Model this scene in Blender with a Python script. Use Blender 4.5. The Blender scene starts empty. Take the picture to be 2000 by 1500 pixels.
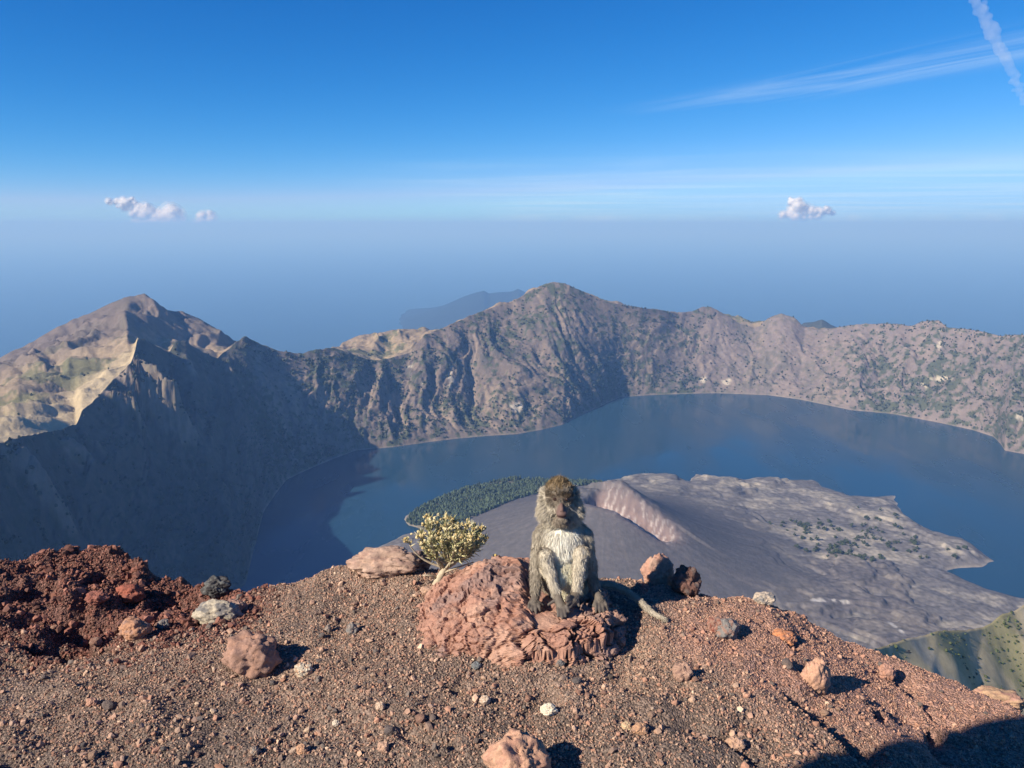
import bpy, bmesh, math
import numpy as np
from mathutils import Vector

S = bpy.context.scene
COL = S.collection
rad = math.radians

# ------------------------------------------------------------------ camera
PITCH = math.atan(310 / 1500.0)
SP, CP = math.sin(PITCH), math.cos(PITCH)
cam = bpy.data.cameras.new('camera')
cam.sensor_width = 36.0
cam.lens = 27.0
cam.clip_start = 0.05
cam.clip_end = 900000.0
cam_o = bpy.data.objects.new('camera', cam)
cam_o.location = (0, 0, 0)
cam_o.rotation_euler = (math.pi / 2 - PITCH, 0, 0)
COL.objects.link(cam_o)
S.camera = cam_o

# ------------------------------------------------------------------ light
SUN_EL, SUN_HEAD = rad(32.5), rad(56.0)          # heading of the light, clockwise from +Y
LX, LY = math.sin(SUN_HEAD), math.cos(SUN_HEAD)
sd = Vector((LX * math.cos(SUN_EL), LY * math.cos(SUN_EL), -math.sin(SUN_EL)))
sun = bpy.data.lights.new('sun', 'SUN')
sun.energy = 5.0
sun.angle = rad(0.5)
sun.color = (1.0, 0.91, 0.78)
sun_o = bpy.data.objects.new('sun', sun)
sun_o.rotation_euler = sd.to_track_quat('-Z', 'Y').to_euler()
COL.objects.link(sun_o)

world = bpy.data.worlds.new('World')
S.world = world
world.use_nodes = True
wn = world.node_tree.nodes
wl = world.node_tree.links
bg = wn['Background']
bg.inputs[1].default_value = 0.08
sky = wn.new('ShaderNodeTexSky')
sky.sky_type = 'NISHITA'
sky.sun_disc = False
sky.sun_elevation = SUN_EL
sky.sun_rotation = SUN_HEAD + math.pi
sky.altitude = 3700
sky.air_density = 1.0
sky.dust_density = 0.25
sky.ozone_density = 2.5
hsv = wn.new('ShaderNodeHueSaturation')
hsv.inputs['Saturation'].default_value = 1.0
sk_sep = wn.new('ShaderNodeSeparateColor'); sk_cmb = wn.new('ShaderNodeCombineColor')
wl.new(sky.outputs[0], sk_sep.inputs[0])
for i_, (g_, k_) in enumerate(((2.63, 0.050), (1.15, 0.55), (0.83, 1.42))):
    pw_ = wn.new('ShaderNodeMath'); pw_.operation = 'POWER'; pw_.inputs[1].default_value = g_
    ml_ = wn.new('ShaderNodeMath'); ml_.operation = 'MULTIPLY'; ml_.inputs[1].default_value = k_
    wl.new(sk_sep.outputs[i_], pw_.inputs[0]); wl.new(pw_.outputs[0], ml_.inputs[0]); mn_ = wn.new('ShaderNodeMath'); mn_.operation = 'MINIMUM'; mn_.inputs[1].default_value = (2.9, 5.6, 9.0)[i_]
    wl.new(ml_.outputs[0], mn_.inputs[0]); wl.new(mn_.outputs[0], sk_cmb.inputs[i_])
wl.new(sk_cmb.outputs[0], hsv.inputs['Color'])
# thin streaked cirrus, laid on a flat layer high over the whole place
tc = wn.new('ShaderNodeTexCoord')
sep = wn.new('ShaderNodeSeparateXYZ')
wl.new(tc.outputs['Generated'], sep.inputs[0])
mz = wn.new('ShaderNodeMath'); mz.operation = 'MAXIMUM'; mz.inputs[1].default_value = 0.012
wl.new(sep.outputs[2], mz.inputs[0])
dv = wn.new('ShaderNodeVectorMath'); dv.operation = 'DIVIDE'
cmbz = wn.new('ShaderNodeCombineXYZ')
for i in range(3):
    wl.new(mz.outputs[0], cmbz.inputs[i])
wl.new(tc.outputs['Generated'], dv.inputs[0])
wl.new(cmbz.outputs[0], dv.inputs[1])

def wmath(op, a, b=None, c=None):
    n = wn.new('ShaderNodeMath'); n.operation = op
    for i, v in enumerate((a, b, c)):
        if v is None:
            continue
        if isinstance(v, (int, float)):
            n.inputs[i].default_value = v
        else:
            wl.new(v, n.inputs[i])
    return n.outputs[0]

def wstep(v, lo, hi):
    n = wn.new('ShaderNodeMapRange'); n.interpolation_type = 'SMOOTHSTEP'
    wl.new(v, n.inputs['Value'])
    n.inputs['From Min'].default_value = lo; n.inputs['From Max'].default_value = hi
    return n.outputs[0]

def wnoise(vec, rot, scale, loc, detail=6, rough=0.6, dist=0.4):
    m = wn.new('ShaderNodeMapping')
    m0 = wn.new('ShaderNodeMapping')
    m0.inputs['Rotation'].default_value = (0, 0, rot)
    m.inputs['Scale'].default_value = scale
    m.inputs['Location'].default_value = loc
    wl.new(vec, m0.inputs[0]); wl.new(m0.outputs[0], m.inputs[0])
    n = wn.new('ShaderNodeTexNoise')
    n.inputs['Scale'].default_value = 1.0
    n.inputs['Detail'].default_value = detail
    n.inputs['Roughness'].default_value = rough
    n.inputs['Distortion'].default_value = dist
    wl.new(m.outputs[0], n.inputs['Vector'])
    return n.outputs['Fac']

sep2 = wn.new('ShaderNodeSeparateXYZ')
wl.new(dv.outputs[0], sep2.inputs[0])
lx, ly = sep2.outputs[0], sep2.outputs[1]
# a wide veil far out over the sea
veil = wmath('MULTIPLY', wstep(ly, 9.5, 17.0), wstep(lx, -5.0, 3.0))
vn = wnoise(dv.outputs[0], rad(8), (0.09, 0.30, 0), (1.2, 0.4, 0), dist=0.8)
veil = wmath('MULTIPLY', veil, wstep(vn, 0.36, 0.74))
# one long drawn-out streak that comes overhead
d1 = wmath('ADD', wmath('MULTIPLY', lx, 0.866), wmath('MULTIPLY', ly, 0.5))
d1 = wmath('ABSOLUTE', wmath('SUBTRACT', d1, 4.85))
strk = wmath('SUBTRACT', 1.0, wstep(d1, 0.0, 0.75))
sn = wnoise(dv.outputs[0], rad(60), (0.45, 2.2, 0), (0.3, 2.0, 0), rough=0.62, dist=0.9)
strk = wmath('MULTIPLY', strk, wstep(sn, 0.38, 0.72))
strk = wmath('MULTIPLY', strk, wmath('SUBTRACT', 1.0, wstep(ly, 6.2, 7.6)))
cfac = wmath('ADD', wmath('MULTIPLY', veil, 0.42), wmath('MULTIPLY', strk, 0.26))
cmix = wn.new('ShaderNodeMixRGB')
cmix.inputs['Color2'].default_value = (6.3, 7.4, 8.2, 1)
wl.new(cfac, cmix.inputs['Fac'])
wl.new(hsv.outputs[0], cmix.inputs['Color1'])
wl.new(cmix.outputs[0], bg.inputs[0])

S.view_settings.view_transform = 'Standard'
S.view_settings.look = 'None'
S.view_settings.gamma = 1.0
S.view_settings.use_curve_mapping = False
S.view_settings.exposure = 0.7
S.cycles.use_denoising = True
S.cycles.max_bounces = 5
S.cycles.diffuse_bounces = 2
S.cycles.glossy_bounces = 2
S.cycles.transparent_max_bounces = 24
S.cycles.volume_bounces = 1

# ------------------------------------------------------------------ helpers: pixel of the photo (2000 x 1500) to a place
def ray(px, py):
    X = (np.asarray(px, float) - 1000) / 1500.0
    u = (750 - np.asarray(py, float)) / 1500.0
    return X, CP + u * SP, -SP + u * CP

def W(px, py, y):                     # the point seen at a pixel, y metres ahead
    X, f, z = ray(px, py)
    k = y / f
    return np.stack([X * k, f * k, z * k], -1)

def Wz(px, py, zz):                   # the point seen at a pixel, at height zz
    X, f, z = ray(px, py)
    k = zz / z
    return np.stack([X * k, f * k, z * k], -1)

def azt(px, py):                      # azimuth and tangent of elevation
    X, f, z = ray(px, py)
    return np.arctan2(X, f), z / np.hypot(X, f)

def project(P):
    f = P[..., 1] * CP - P[..., 2] * SP
    u = P[..., 1] * SP + P[..., 2] * CP
    return 1000 + 1500 * P[..., 0] / f, 750 - 1500 * u / f

# ------------------------------------------------------------------ helpers: noise
_G = np.array([[1,1,0],[-1,1,0],[1,-1,0],[-1,-1,0],[1,0,1],[-1,0,1],[1,0,-1],[-1,0,-1],
               [0,1,1],[0,-1,1],[0,1,-1],[0,-1,-1],[1,1,0],[-1,1,0],[0,-1,1],[0,-1,-1]], float)

def _hash(i, j, k, seed):
    h = (i.astype(np.uint32) * np.uint32(374761393) + j.astype(np.uint32) * np.uint32(668265263)
         + k.astype(np.uint32) * np.uint32(2147483647) + np.uint32((seed * 974711 + 13) & 0xffffffff))
    h = (h ^ (h >> np.uint32(13))) * np.uint32(1274126177)
    h = (h ^ (h >> np.uint32(15))) * np.uint32(2246822519)
    return h ^ (h >> np.uint32(16))

def noise(x, y, z=None, seed=0):
    x = np.asarray(x, float); y = np.asarray(y, float)
    xi = np.floor(x).astype(np.int64); yi = np.floor(y).astype(np.int64)
    fx = x - xi; fy = y - yi
    ux = fx*fx*fx*(fx*(fx*6-15)+10); uy = fy*fy*fy*(fy*(fy*6-15)+10)
    if z is None:
        zi = np.zeros_like(xi); fz = np.zeros_like(fx); ks = (0,)
    else:
        z = np.asarray(z, float)
        zi = np.floor(z).astype(np.int64); fz = z - zi; ks = (0, 1)
        uz = fz*fz*fz*(fz*(fz*6-15)+10)
    out = 0.0
    for c in ks:
        for b in (0, 1):
            for a in (0, 1):
                g = _G[_hash(xi + a, yi + b, zi + c, seed) & np.uint32(15)]
                d = g[..., 0]*(fx-a) + g[..., 1]*(fy-b)
                if z is not None:
                    d = d + g[..., 2]*(fz-c)
                w = (ux if a else 1-ux) * (uy if b else 1-uy)
                if z is not None:
                    w = w * (uz if c else 1-uz)
                out = out + d*w
    return out

def fbm(x, y, z=None, o=5, seed=0, gain=0.5):
    t = 0.0; a = 1.0; f = 1.0
    for i in range(o):
        t = t + a*noise(x*f, y*f, None if z is None else z*f, seed + i*17)
        a *= gain; f *= 2.03
    return t

def ridged(x, y, z=None, o=5, seed=0, gain=0.5):
    t = 0.0; a = 1.0; f = 1.0; s = 0.0
    for i in range(o):
        n = 1 - np.abs(noise(x*f, y*f, None if z is None else z*f, seed + i*17))*1.6
        t = t + a*n; s += a
        a *= gain; f *= 2.03
    return t/s

def worley(x, y, z, seed=0):
    xi = np.floor(x).astype(np.int64); yi = np.floor(y).astype(np.int64); zi = np.floor(z).astype(np.int64)
    f1 = np.full(x.shape, 9.0); f2 = np.full(x.shape, 9.0)
    for a in (-1, 0, 1):
        for b in (-1, 0, 1):
            for c in (-1, 0, 1):
                h = _hash(xi+a, yi+b, zi+c, seed)
                ox = (h & np.uint32(1023))/1023.0; oy = ((h >> np.uint32(10)) & np.uint32(1023))/1023.0
                oz = ((h >> np.uint32(20)) & np.uint32(1023))/1023.0
                d = np.sqrt((xi+a+ox-x)**2 + (yi+b+oy-y)**2 + (zi+c+oz-z)**2)
                lo = np.minimum(f1, d); f2 = np.minimum(f2, np.maximum(f1, d)); f1 = lo
    return f1, f2

def cell_relief(x, y, z, seed=0, tilt=0.8):
    """broken-stone relief: every cell is a plane of its own height and tilt; also how near its border is"""
    xi = np.floor(x).astype(np.int64); yi = np.floor(y).astype(np.int64); zi = np.floor(z).astype(np.int64)
    f1 = np.full(x.shape, 9.0); f2 = np.full(x.shape, 9.0); val = np.zeros(x.shape)
    for a in (-1, 0, 1):
        for b in (-1, 0, 1):
            for c in (-1, 0, 1):
                h = _hash(xi+a, yi+b, zi+c, seed); g = _hash(xi+a, yi+b, zi+c, seed+77)
                dx = x-(xi+a+(h & np.uint32(1023))/1023.0); dy = y-(yi+b+((h >> np.uint32(10)) & np.uint32(1023))/1023.0)
                dz = z-(zi+c+((h >> np.uint32(20)) & np.uint32(1023))/1023.0)
                d = np.sqrt(dx*dx+dy*dy+dz*dz)
                tx = (g & np.uint32(255))/127.5-1; ty = ((g >> np.uint32(8)) & np.uint32(255))/127.5-1; tz = ((g >> np.uint32(16)) & np.uint32(255))/127.5-1
                hv = ((g >> np.uint32(24)) & np.uint32(255))/127.5-1
                up = d < f1
                f2 = np.where(up, f1, np.minimum(f2, d))
                val = np.where(up, 0.5*hv + tilt*(tx*dx+ty*dy+tz*dz), val)
                f1 = np.where(up, d, f1)
    return val, f2-f1

def sstep(a, b, x):
    t = np.clip((x-a)/(b-a), 0, 1)
    return t*t*(3-2*t)

def mixc(a, b, t):
    return a*(1-t[..., None]) + np.asarray(b)*t[..., None]

# ------------------------------------------------------------------ helpers: meshes and tags
def link(o, parent=None):
    COL.objects.link(o)
    if parent is not None:
        o.parent = parent
    return o

def mesh_np(name, V, F, col=None, smooth=True, mat=None):
    V = np.asarray(V, np.float32); F = np.asarray(F, np.int32)
    me = bpy.data.meshes.new(name)
    k = F.shape[1]
    me.vertices.add(len(V)); me.vertices.foreach_set('co', V.ravel())
    me.loops.add(F.size); me.loops.foreach_set('vertex_index', F.ravel())
    me.polygons.add(len(F))
    me.polygons.foreach_set('loop_start', np.arange(len(F), dtype=np.int32)*k)
    me.update(calc_edges=True)
    me.validate()
    me.polygons.foreach_set('use_smooth', np.full(len(me.polygons), smooth, dtype=bool))
    if col is not None:
        at = me.attributes.new('col', 'FLOAT_COLOR', 'POINT')
        c4 = np.ones((len(V), 4), np.float32); c4[:, :3] = np.clip(col, 0, 1)
        at.data.foreach_set('color', c4.ravel())
    if mat is not None:
        me.materials.append(mat)
    return me

def grid_faces(nr, nc):
    i = np.arange(nr-1)[:, None]*nc + np.arange(nc-1)[None, :]
    return np.stack([i, i+1, i+nc+1, i+nc], -1).reshape(-1, 4)

def obj(name, me, parent=None, **tags):
    o = bpy.data.objects.new(name, me)
    link(o, parent)
    for k, v in tags.items():
        o[k] = v
    return o

def thing(name, label, category, loc=(0, 0, 0), group=None):
    o = bpy.data.objects.new(name, None)
    o.location = loc
    o.empty_display_size = 0.1
    link(o)
    o['label'] = label; o['category'] = category
    if group:
        o['group'] = group
    return o

def material(name, base=(0.5, 0.5, 0.5), attr=True, rough=0.9, var=0.25, vscale=8.0, bump=0.3, bscale=40.0,
             bdist=0.01, spec=0.3, detail=6, coords='Object'):
    m = bpy.data.materials.new(name)
    m.use_nodes = True
    n = m.node_tree.nodes; l = m.node_tree.links
    p = n['Principled BSDF']
    p.inputs['Roughness'].default_value = rough
    p.inputs['Specular IOR Level'].default_value = spec
    t = n.new('ShaderNodeTexCoord')
    nz = n.new('ShaderNodeTexNoise')
    nz.inputs['Scale'].default_value = vscale
    nz.inputs['Detail'].default_value = detail
    nz.inputs['Roughness'].default_value = 0.65
    l.new(t.outputs[coords], nz.inputs['Vector'])
    mr = n.new('ShaderNodeMapRange')
    mr.inputs['From Min'].default_value = 0.25; mr.inputs['From Max'].default_value = 0.75
    mr.inputs['To Min'].default_value = 1-var; mr.inputs['To Max'].default_value = 1+var
    l.new(nz.outputs['Fac'], mr.inputs['Value'])
    mul = n.new('ShaderNodeVectorMath'); mul.operation = 'SCALE'
    if attr:
        a = n.new('ShaderNodeAttribute'); a.attribute_name = 'col'
        l.new(a.outputs['Color'], mul.inputs[0])
    else:
        mul.inputs[0].default_value = base
    l.new(mr.outputs[0], mul.inputs['Scale'])
    l.new(mul.outputs[0], p.inputs['Base Color'])
    if bump > 0:
        b2 = n.new('ShaderNodeTexNoise')
        b2.inputs['Scale'].default_value = bscale
        b2.inputs['Detail'].default_value = 8
        b2.inputs['Roughness'].default_value = 0.7
        l.new(t.outputs[coords], b2.inputs['Vector'])
        bp = n.new('ShaderNodeBump')
        bp.inputs['Strength'].default_value = bump
        bp.inputs['Distance'].default_value = bdist
        l.new(b2.outputs['Fac'], bp.inputs['Height'])
        l.new(bp.outputs[0], p.inputs['Normal'])
    return m

M_far = material('far_rock', rough=0.95, var=0.22, vscale=0.02, bump=0.6, bscale=0.03, bdist=14.0, spec=0.1)
M_lava = material('lava', rough=0.95, var=0.18, vscale=0.03, bump=0.6, bscale=0.05, bdist=6.0, spec=0.1)
M_gravel = material('cinder_gravel', rough=0.92, var=0.3, vscale=60, bump=0.8, bscale=220, bdist=0.006, spec=0.2)
_n = M_gravel.node_tree.nodes; _l = M_gravel.node_tree.links
_v = _n.new('ShaderNodeTexVoronoi'); _v.inputs['Scale'].default_value = 150
_l.new([q for q in _n if q.type == 'TEX_COORD'][0].outputs['Object'], _v.inputs['Vector'])
_b = [q for q in _n if q.type == 'BUMP'][0]
_b2 = _n.new('ShaderNodeBump'); _b2.inputs['Strength'].default_value = 1.0; _b2.inputs['Distance'].default_value = 0.006; _b2.invert = True
_l.new(_v.outputs['Distance'], _b2.inputs['Height']); _l.new(_b.outputs[0], _b2.inputs['Normal'])
_l.new(_b2.outputs[0], _n['Principled BSDF'].inputs['Normal'])
_h = _n.new('ShaderNodeMapRange'); _h.inputs['To Min'].default_value = 0.55; _h.inputs['To Max'].default_value = 1.5
_s = _n.new('ShaderNodeSeparateColor'); _l.new(_v.outputs['Color'], _s.inputs[0]); _l.new(_s.outputs[0], _h.inputs['Value'])
_m = _n.new('ShaderNodeVectorMath'); _m.operation = 'SCALE'
_src = _n['Principled BSDF'].inputs['Base Color'].links[0].from_socket
_l.new(_src, _m.inputs[0]); _l.new(_h.outputs[0], _m.inputs['Scale']); _l.new(_m.outputs[0], _n['Principled BSDF'].inputs['Base Color'])
M_pebble = material('cinder_pebbles', rough=0.9, var=0.18, vscale=180, bump=0.5, bscale=500, bdist=0.002, spec=0.25)
M_rock = material('scoria_rock', rough=0.92, var=0.22, vscale=35, bump=0.8, bscale=120, bdist=0.006, spec=0.2)
M_tree = material('far_foliage', rough=0.9, var=0.3, vscale=0.2, bump=0.0, spec=0.1)
M_fur = material('fur_hair', rough=0.75, var=0.15, vscale=120, bump=0.0, spec=0.2)
M_skin = material('monkey_skin', rough=0.7, var=0.15, vscale=90, bump=0.3, bscale=400, bdist=0.001, spec=0.3)
M_leaf = material('shrub_leaf', rough=0.7, var=0.2, vscale=90, bump=0.0, spec=0.3)
M_bark = material('shrub_bark', base=(0.44, 0.36, 0.25), attr=False, rough=0.85, var=0.3, vscale=70, bump=0.6, bscale=150, bdist=0.003)
M_flower = material('dry_flower', rough=0.8, var=0.25, vscale=150, bump=0.5, bscale=500, bdist=0.002)

def water(name, base, rough, bscale, bstr, bdist):
    m = material(name, base=base, attr=False, rough=rough, var=0.06, vscale=0.0012, bump=bstr, bscale=bscale, bdist=bdist, spec=0.5)
    m.node_tree.nodes['Principled BSDF'].inputs['IOR'].default_value = 1.33
    return m

M_lake = water('lake_water', (0.014, 0.046, 0.080), 0.16, 0.06, 0.12, 1.2)
_n = M_lake.node_tree.nodes; _l = M_lake.node_tree.links
_mp = _n.new('ShaderNodeMapping'); _mp.inputs['Scale'].default_value = (0.0022, 0.0007, 1); _mp.inputs['Rotation'].default_value = (0, 0, 0.5)
_l.new([q for q in _n if q.type == 'TEX_COORD'][0].outputs['Object'], _mp.inputs[0])
_nz = _n.new('ShaderNodeTexNoise'); _nz.inputs['Scale'].default_value = 1.0; _nz.inputs['Detail'].default_value = 6
_l.new(_mp.outputs[0], _nz.inputs['Vector'])
_r = _n.new('ShaderNodeMapRange'); _r.inputs['From Min'].default_value = 0.35; _r.inputs['From Max'].default_value = 0.65
_r.inputs['To Min'].default_value = 0.06; _r.inputs['To Max'].default_value = 0.34
_l.new(_nz.outputs['Fac'], _r.inputs['Value']); _l.new(_r.outputs[0], _n['Principled BSDF'].inputs['Roughness'])
M_sea = water('sea_water', (0.012, 0.035, 0.06), 0.3, 0.01, 0.2, 2.0)

LAKE = -1718.0
SEA = -3726.0
rng = np.random.default_rng(7)

# ------------------------------------------------------------------ lake, sea
def disc(name, z, R, cx, cy, n, mat):
    a = np.linspace(0, 2*np.pi, n, endpoint=False)
    rings = np.array([0.02, 0.05, 0.1, 0.2, 0.35, 0.55, 0.8, 1.0])*R
    V = [(cx, cy, z)]
    for r in rings:
        V += [(cx+r*math.cos(t), cy+r*math.sin(t), z) for t in a]
    T = [(0, 1+i, 1+(i+1) % n) for i in range(n)]
    for k in range(len(rings)-1):
        o0 = 1+k*n; o1 = o0+n
        for i in range(n):
            j = (i+1) % n
            T += [(o0+i, o1+i, o1+j), (o0+i, o1+j, o0+j)]
    return obj(name, mesh_np(name, V, T, mat=mat), kind='structure')

# the lake: an irregular sheet that ends inside the caldera walls
# ------------------------------------------------------------------ caldera: curves read along the rim and the shore
def curve(pts):
    """pts: (px, py, r) -> azimuth-sorted arrays of azimuth, r, tangent"""
    p = np.array(pts, float)
    a, t = azt(p[:, 0], p[:, 1])
    o = np.argsort(a)
    return a[o], p[o, 2], t[o]

shore_px = [(480,1140),(500,1060),(515,1000),(560,937),(630,905),(695,880),(770,873),(840,863),(900,856),(960,851),(1010,848),(1060,839),
            (1100,829),(1130,813),(1170,795),(1210,776),(1280,771),(1400,768),(1500,772),(1560,780),(1600,788),(1660,801),(1740,808),
            (1830,825),(1900,840),(1940,853),(1955,868),(1962,880),(2000,887),(2150,930),(2500,1100)]
_p = np.array(shore_px, float)
_a, _t = azt(_p[:, 0], _p[:, 1])
sh_a = np.concatenate([np.radians([-62, -45, -35, -27]), _a])
sh_r = np.concatenate([[1500, 1800, 2150, 2950], LAKE/_t])
o_ = np.argsort(sh_a); sh_a, sh_r = sh_a[o_], sh_r[o_]

rim_pts = [(-900,1100,2300),(-400,960,2800),(0,868,3400),(40,856,3550),(75,852,3700),(110,846,3900),(150,832,4150),(160,806,4250),(182,788,4400),
           (220,745,4700),(255,712,5000),(263,690,5150),(268,662,5350),(290,668,5400),(330,690,5550),(343,666,5650),(362,668,5700),(395,688,5750),(425,702,5800),
           (440,688,6000),(462,668,6150),(480,658,6250),(498,668,6290),(540,685,6320),(590,691,6380),(615,683,6420),(650,680,6500),(700,697,6580),(740,705,6650),
           (800,690,6850),(830,655,7050),(870,640,7250),(920,616,7480),(960,601,7650),(1000,590,7800),(1040,566,7920),(1065,555,7980),(1083,551,8000),
           (1105,554,8010),(1130,566,8030),(1165,585,8080),(1200,593,8150),(1250,601,8280),(1290,606,8430),(1322,613,8600),(1352,608,8720),
           (1375,599,8800),(1388,599,8820),(1410,612,8860),(1445,632,8900),(1474,641,8920),(1484,637,8930),(1500,622,8950),(1525,613,8950),
           (1550,620,8950),(1572,640,8950),(1595,645,8930),(1640,640,8900),(1690,632,8850),(1740,633,8800),(1780,638,8750),(1800,628,8700),
           (1832,626,8650),(1852,640,8600),(1900,645,8500),(1950,655,8400),(2000,655,8250),(2150,662,7900),(2500,700,7000)]
dip_pts = [(-900,1000,3200),(-400,890,4000),(0,775,4900),(75,748,5100),(150,716,5400),(220,684,5600),(250,668,5700),(275,690,5900),(310,697,6200),(345,688,6350),(400,690,6450),(450,700,6450),
           (480,672,6450),(540,700,6500),(590,706,6600),(650,690,6750),(740,694,6850),(800,680,7000),(830,660,7150),(920,622,7650),(1083,560,8150),
           (1250,612,8450),(1400,620,9100),(1640,655,9100),(2000,668,8400),(2500,715,7200)]
crest_pts = [(-900,900,4600),(-400,800,5700),(0,703,6900),(40,680,7000),(90,650,7100),(150,621,7200),(190,603,7250),(225,590,7250),(250,579,7250),(270,576,7250),(284,578,7250),
             (300,590,7250),(320,604,7250),(352,609,7300),(388,625,7300),(420,645,7250),(455,672,7150),(490,700,7050),(560,730,7200),(620,735,7300),(650,700,7250),(668,672,7250),
             (700,656,7250),(735,649,7250),(790,645,7300),(830,656,7400),(870,668,7700),(960,640,8300),(1080,620,9000),(1250,655,9700),(1322,640,9800),
             (1400,670,10200),(2000,705,9700),(2500,740,8800)]
RA, RR, RT = curve(rim_pts)
DA, DR, DT = curve(dip_pts)
CA, CR, CT = curve(crest_pts)

NC = 1000
AZ = np.linspace(rad(-56), rad(41), NC)
rs = np.interp(AZ, sh_a, sh_r)
rr = np.interp(AZ, RA, RR); zr = rr*np.interp(AZ, RA, RT)
rd = np.interp(AZ, DA, DR); zd = rd*np.interp(AZ, DA, DT)
rc = np.interp(AZ, CA, CR); zc = rc*np.interp(AZ, CA, CT)
rd = np.maximum(rd, rr+60); rc = np.maximum(rc, rd+120)
left = 1 - sstep(rad(-22.5), rad(-18), AZ)          # 1 on the left wall
n_under, n_wall, n_dip, n_crest, n_out = 4, 150, 34, 46, 26
rows_r, rows_z, rows_s = [], [], []
for t in np.linspace(0, 1, n_under, endpoint=False):
    rows_r.append(rs - 160*(1-t)); rows_z.append(np.full(NC, LAKE - 40*(1-t))); rows_s.append(np.zeros(NC))
pw = 1.25 + 0.5*left
for t in np.linspace(0, 1, n_wall, endpoint=False):
    prof = 0.16*t + 0.84*t**pw
    rows_r.append(rs + (rr-rs)*t); rows_z.append(LAKE + (zr-LAKE)*prof); rows_s.append(np.full(NC, t))
for t in np.linspace(0, 1, n_dip, endpoint=False):
    rows_r.append(rr + (rd-rr)*t); rows_z.append(zr + (zd-zr)*t); rows_s.append(np.full(NC, 1+t))
for t in np.linspace(0, 1, n_crest, endpoint=False):
    rows_r.append(rd + (rc-rd)*t); rows_z.append(zd + (zc-zd)*(0.35*t+0.65*t**1.6)); rows_s.append(np.full(NC, 2+t))
for t in np.linspace(0, 1, n_out):
    rows_r.append(rc + (21000-rc)*t**1.5); rows_z.append(zc + (SEA-40-zc)*(1-(1-t)**1.6)); rows_s.append(np.full(NC, 3+t))
R2 = np.array(rows_r); Z2 = np.array(rows_z); S2 = np.array(rows_s)
A2 = np.broadcast_to(AZ, R2.shape)
X2 = R2*np.sin(A2); Y2 = R2*np.cos(A2)
arc = A2*7000.0
# buttresses and gullies run down the wall; they fade at the shore and stay small on the rim
wall = ((S2 > 0) & (S2 <= 1)).astype(float)
win = wall*np.clip(S2*7, 0, 1)*np.clip((1-S2)*3.0+0.10, 0, 1)
wx = fbm(X2/900, Y2/900, o=3, seed=5)*260
slant = S2*420*sstep(rad(-16), rad(2), A2)*(1-sstep(rad(4), rad(12), A2))
g1 = ridged((arc+wx+slant)/520, S2*0.7 + 3, o=2, seed=11)-0.55
g2 = ridged((arc+wx*1.6+slant)/170, S2*1.6, o=4, seed=23)-0.55
g3 = ridged(X2/90, Y2/90, Z2/90, o=3, seed=31)-0.5
g4 = ridged((arc+wx*1.3+slant)/62, S2*4.5, o=3, seed=37, gain=0.6)-0.55
g5 = fbm(X2/34, Y2/34, Z2/34, o=2, seed=39)
smooth_r = sstep(rad(13.5), rad(16), A2)*(1-sstep(rad(22), rad(25), A2))
Z2 = Z2 + win*(190*g1*(1-0.45*smooth_r)*(1-0.75*np.exp(-((A2-rad(8))/rad(4.5))**2))*(1-0.6*np.exp(-((A2-rad(-16))/rad(3.0))**2)) + 85*g2*(1-0.4*smooth_r) + 22*g3 + 34*g4*(1-0.3*smooth_r) + 13*g5)
out = (S2 > 1).astype(float)
ramp = np.clip((S2-1)*4, 0, 1)*(1-np.exp(-((S2-3)/0.12)**2)*0.75)
mtn = out*ramp
gm = ridged((arc + fbm(X2/600, Y2/600, o=3, seed=3)*300)/620, Y2/1700, o=4, seed=41)-0.55
Z2 = Z2 + mtn*(250*gm*np.clip(S2-1.6, 0.10, 1) + 45*fbm(X2/260, Y2/260, o=4, seed=47) + 20*(ridged(X2/110, Y2/110, o=3, seed=49)-0.5))
rimn = np.exp(-((S2-1)/0.05)**2)
Z2 = Z2 + rimn*(9*fbm(arc/60, S2*0, o=4, seed=51) + 6*np.abs(noise(arc/25, S2*0+4, seed=53)))
_PX, _PY = project(np.stack([X2, Y2, Z2], -1))
_ok = (S2 > 0.3) & (S2 <= 1.0)
def on_wall(px, py):
    d = np.where(_ok, (_PX-px)**2+(_PY-py)**2, 1e12)
    i = np.unravel_index(d.argmin(), d.shape)
    return np.array([X2[i], Y2[i]])
spur = np.zeros_like(Z2)
for (q0, q1, amp, wd) in [((232,738),(345,838),300,75), ((262,705),(325,790),190,50), ((205,770),(262,812),150,45), ((40,878),(95,985),150,70), ((100,858),(165,905),90,45), ((5,884),(60,930),110,55), ((345,670),(380,740),60,40),
                          ((440,690),(455,735),60,45), ((150,845),(190,880),60,35)]:
    a_, b_ = on_wall(*q0), on_wall(*q1)
    e_ = b_-a_; L2_ = max(e_@e_, 1.0)
    t_ = np.clip(((X2-a_[0])*e_[0]+(Y2-a_[1])*e_[1])/L2_, 0, 1)
    d_ = np.hypot(X2-a_[0]-e_[0]*t_, Y2-a_[1]-e_[1]*t_) + 18*noise(X2/40, Y2/40, seed=57)
    spur = np.maximum(spur, amp*(0.35+0.65*t_)*np.exp(-(np.abs(d_)/wd)**1.6))
Z2 = Z2 + spur*((S2 > 0) & (S2 < 1.0))*np.clip((1.0-S2)*12, 0, 1)
Z2 = np.where(S2 <= 0, rows_z[0][0]*0 + np.array(rows_z), Z2)
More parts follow.
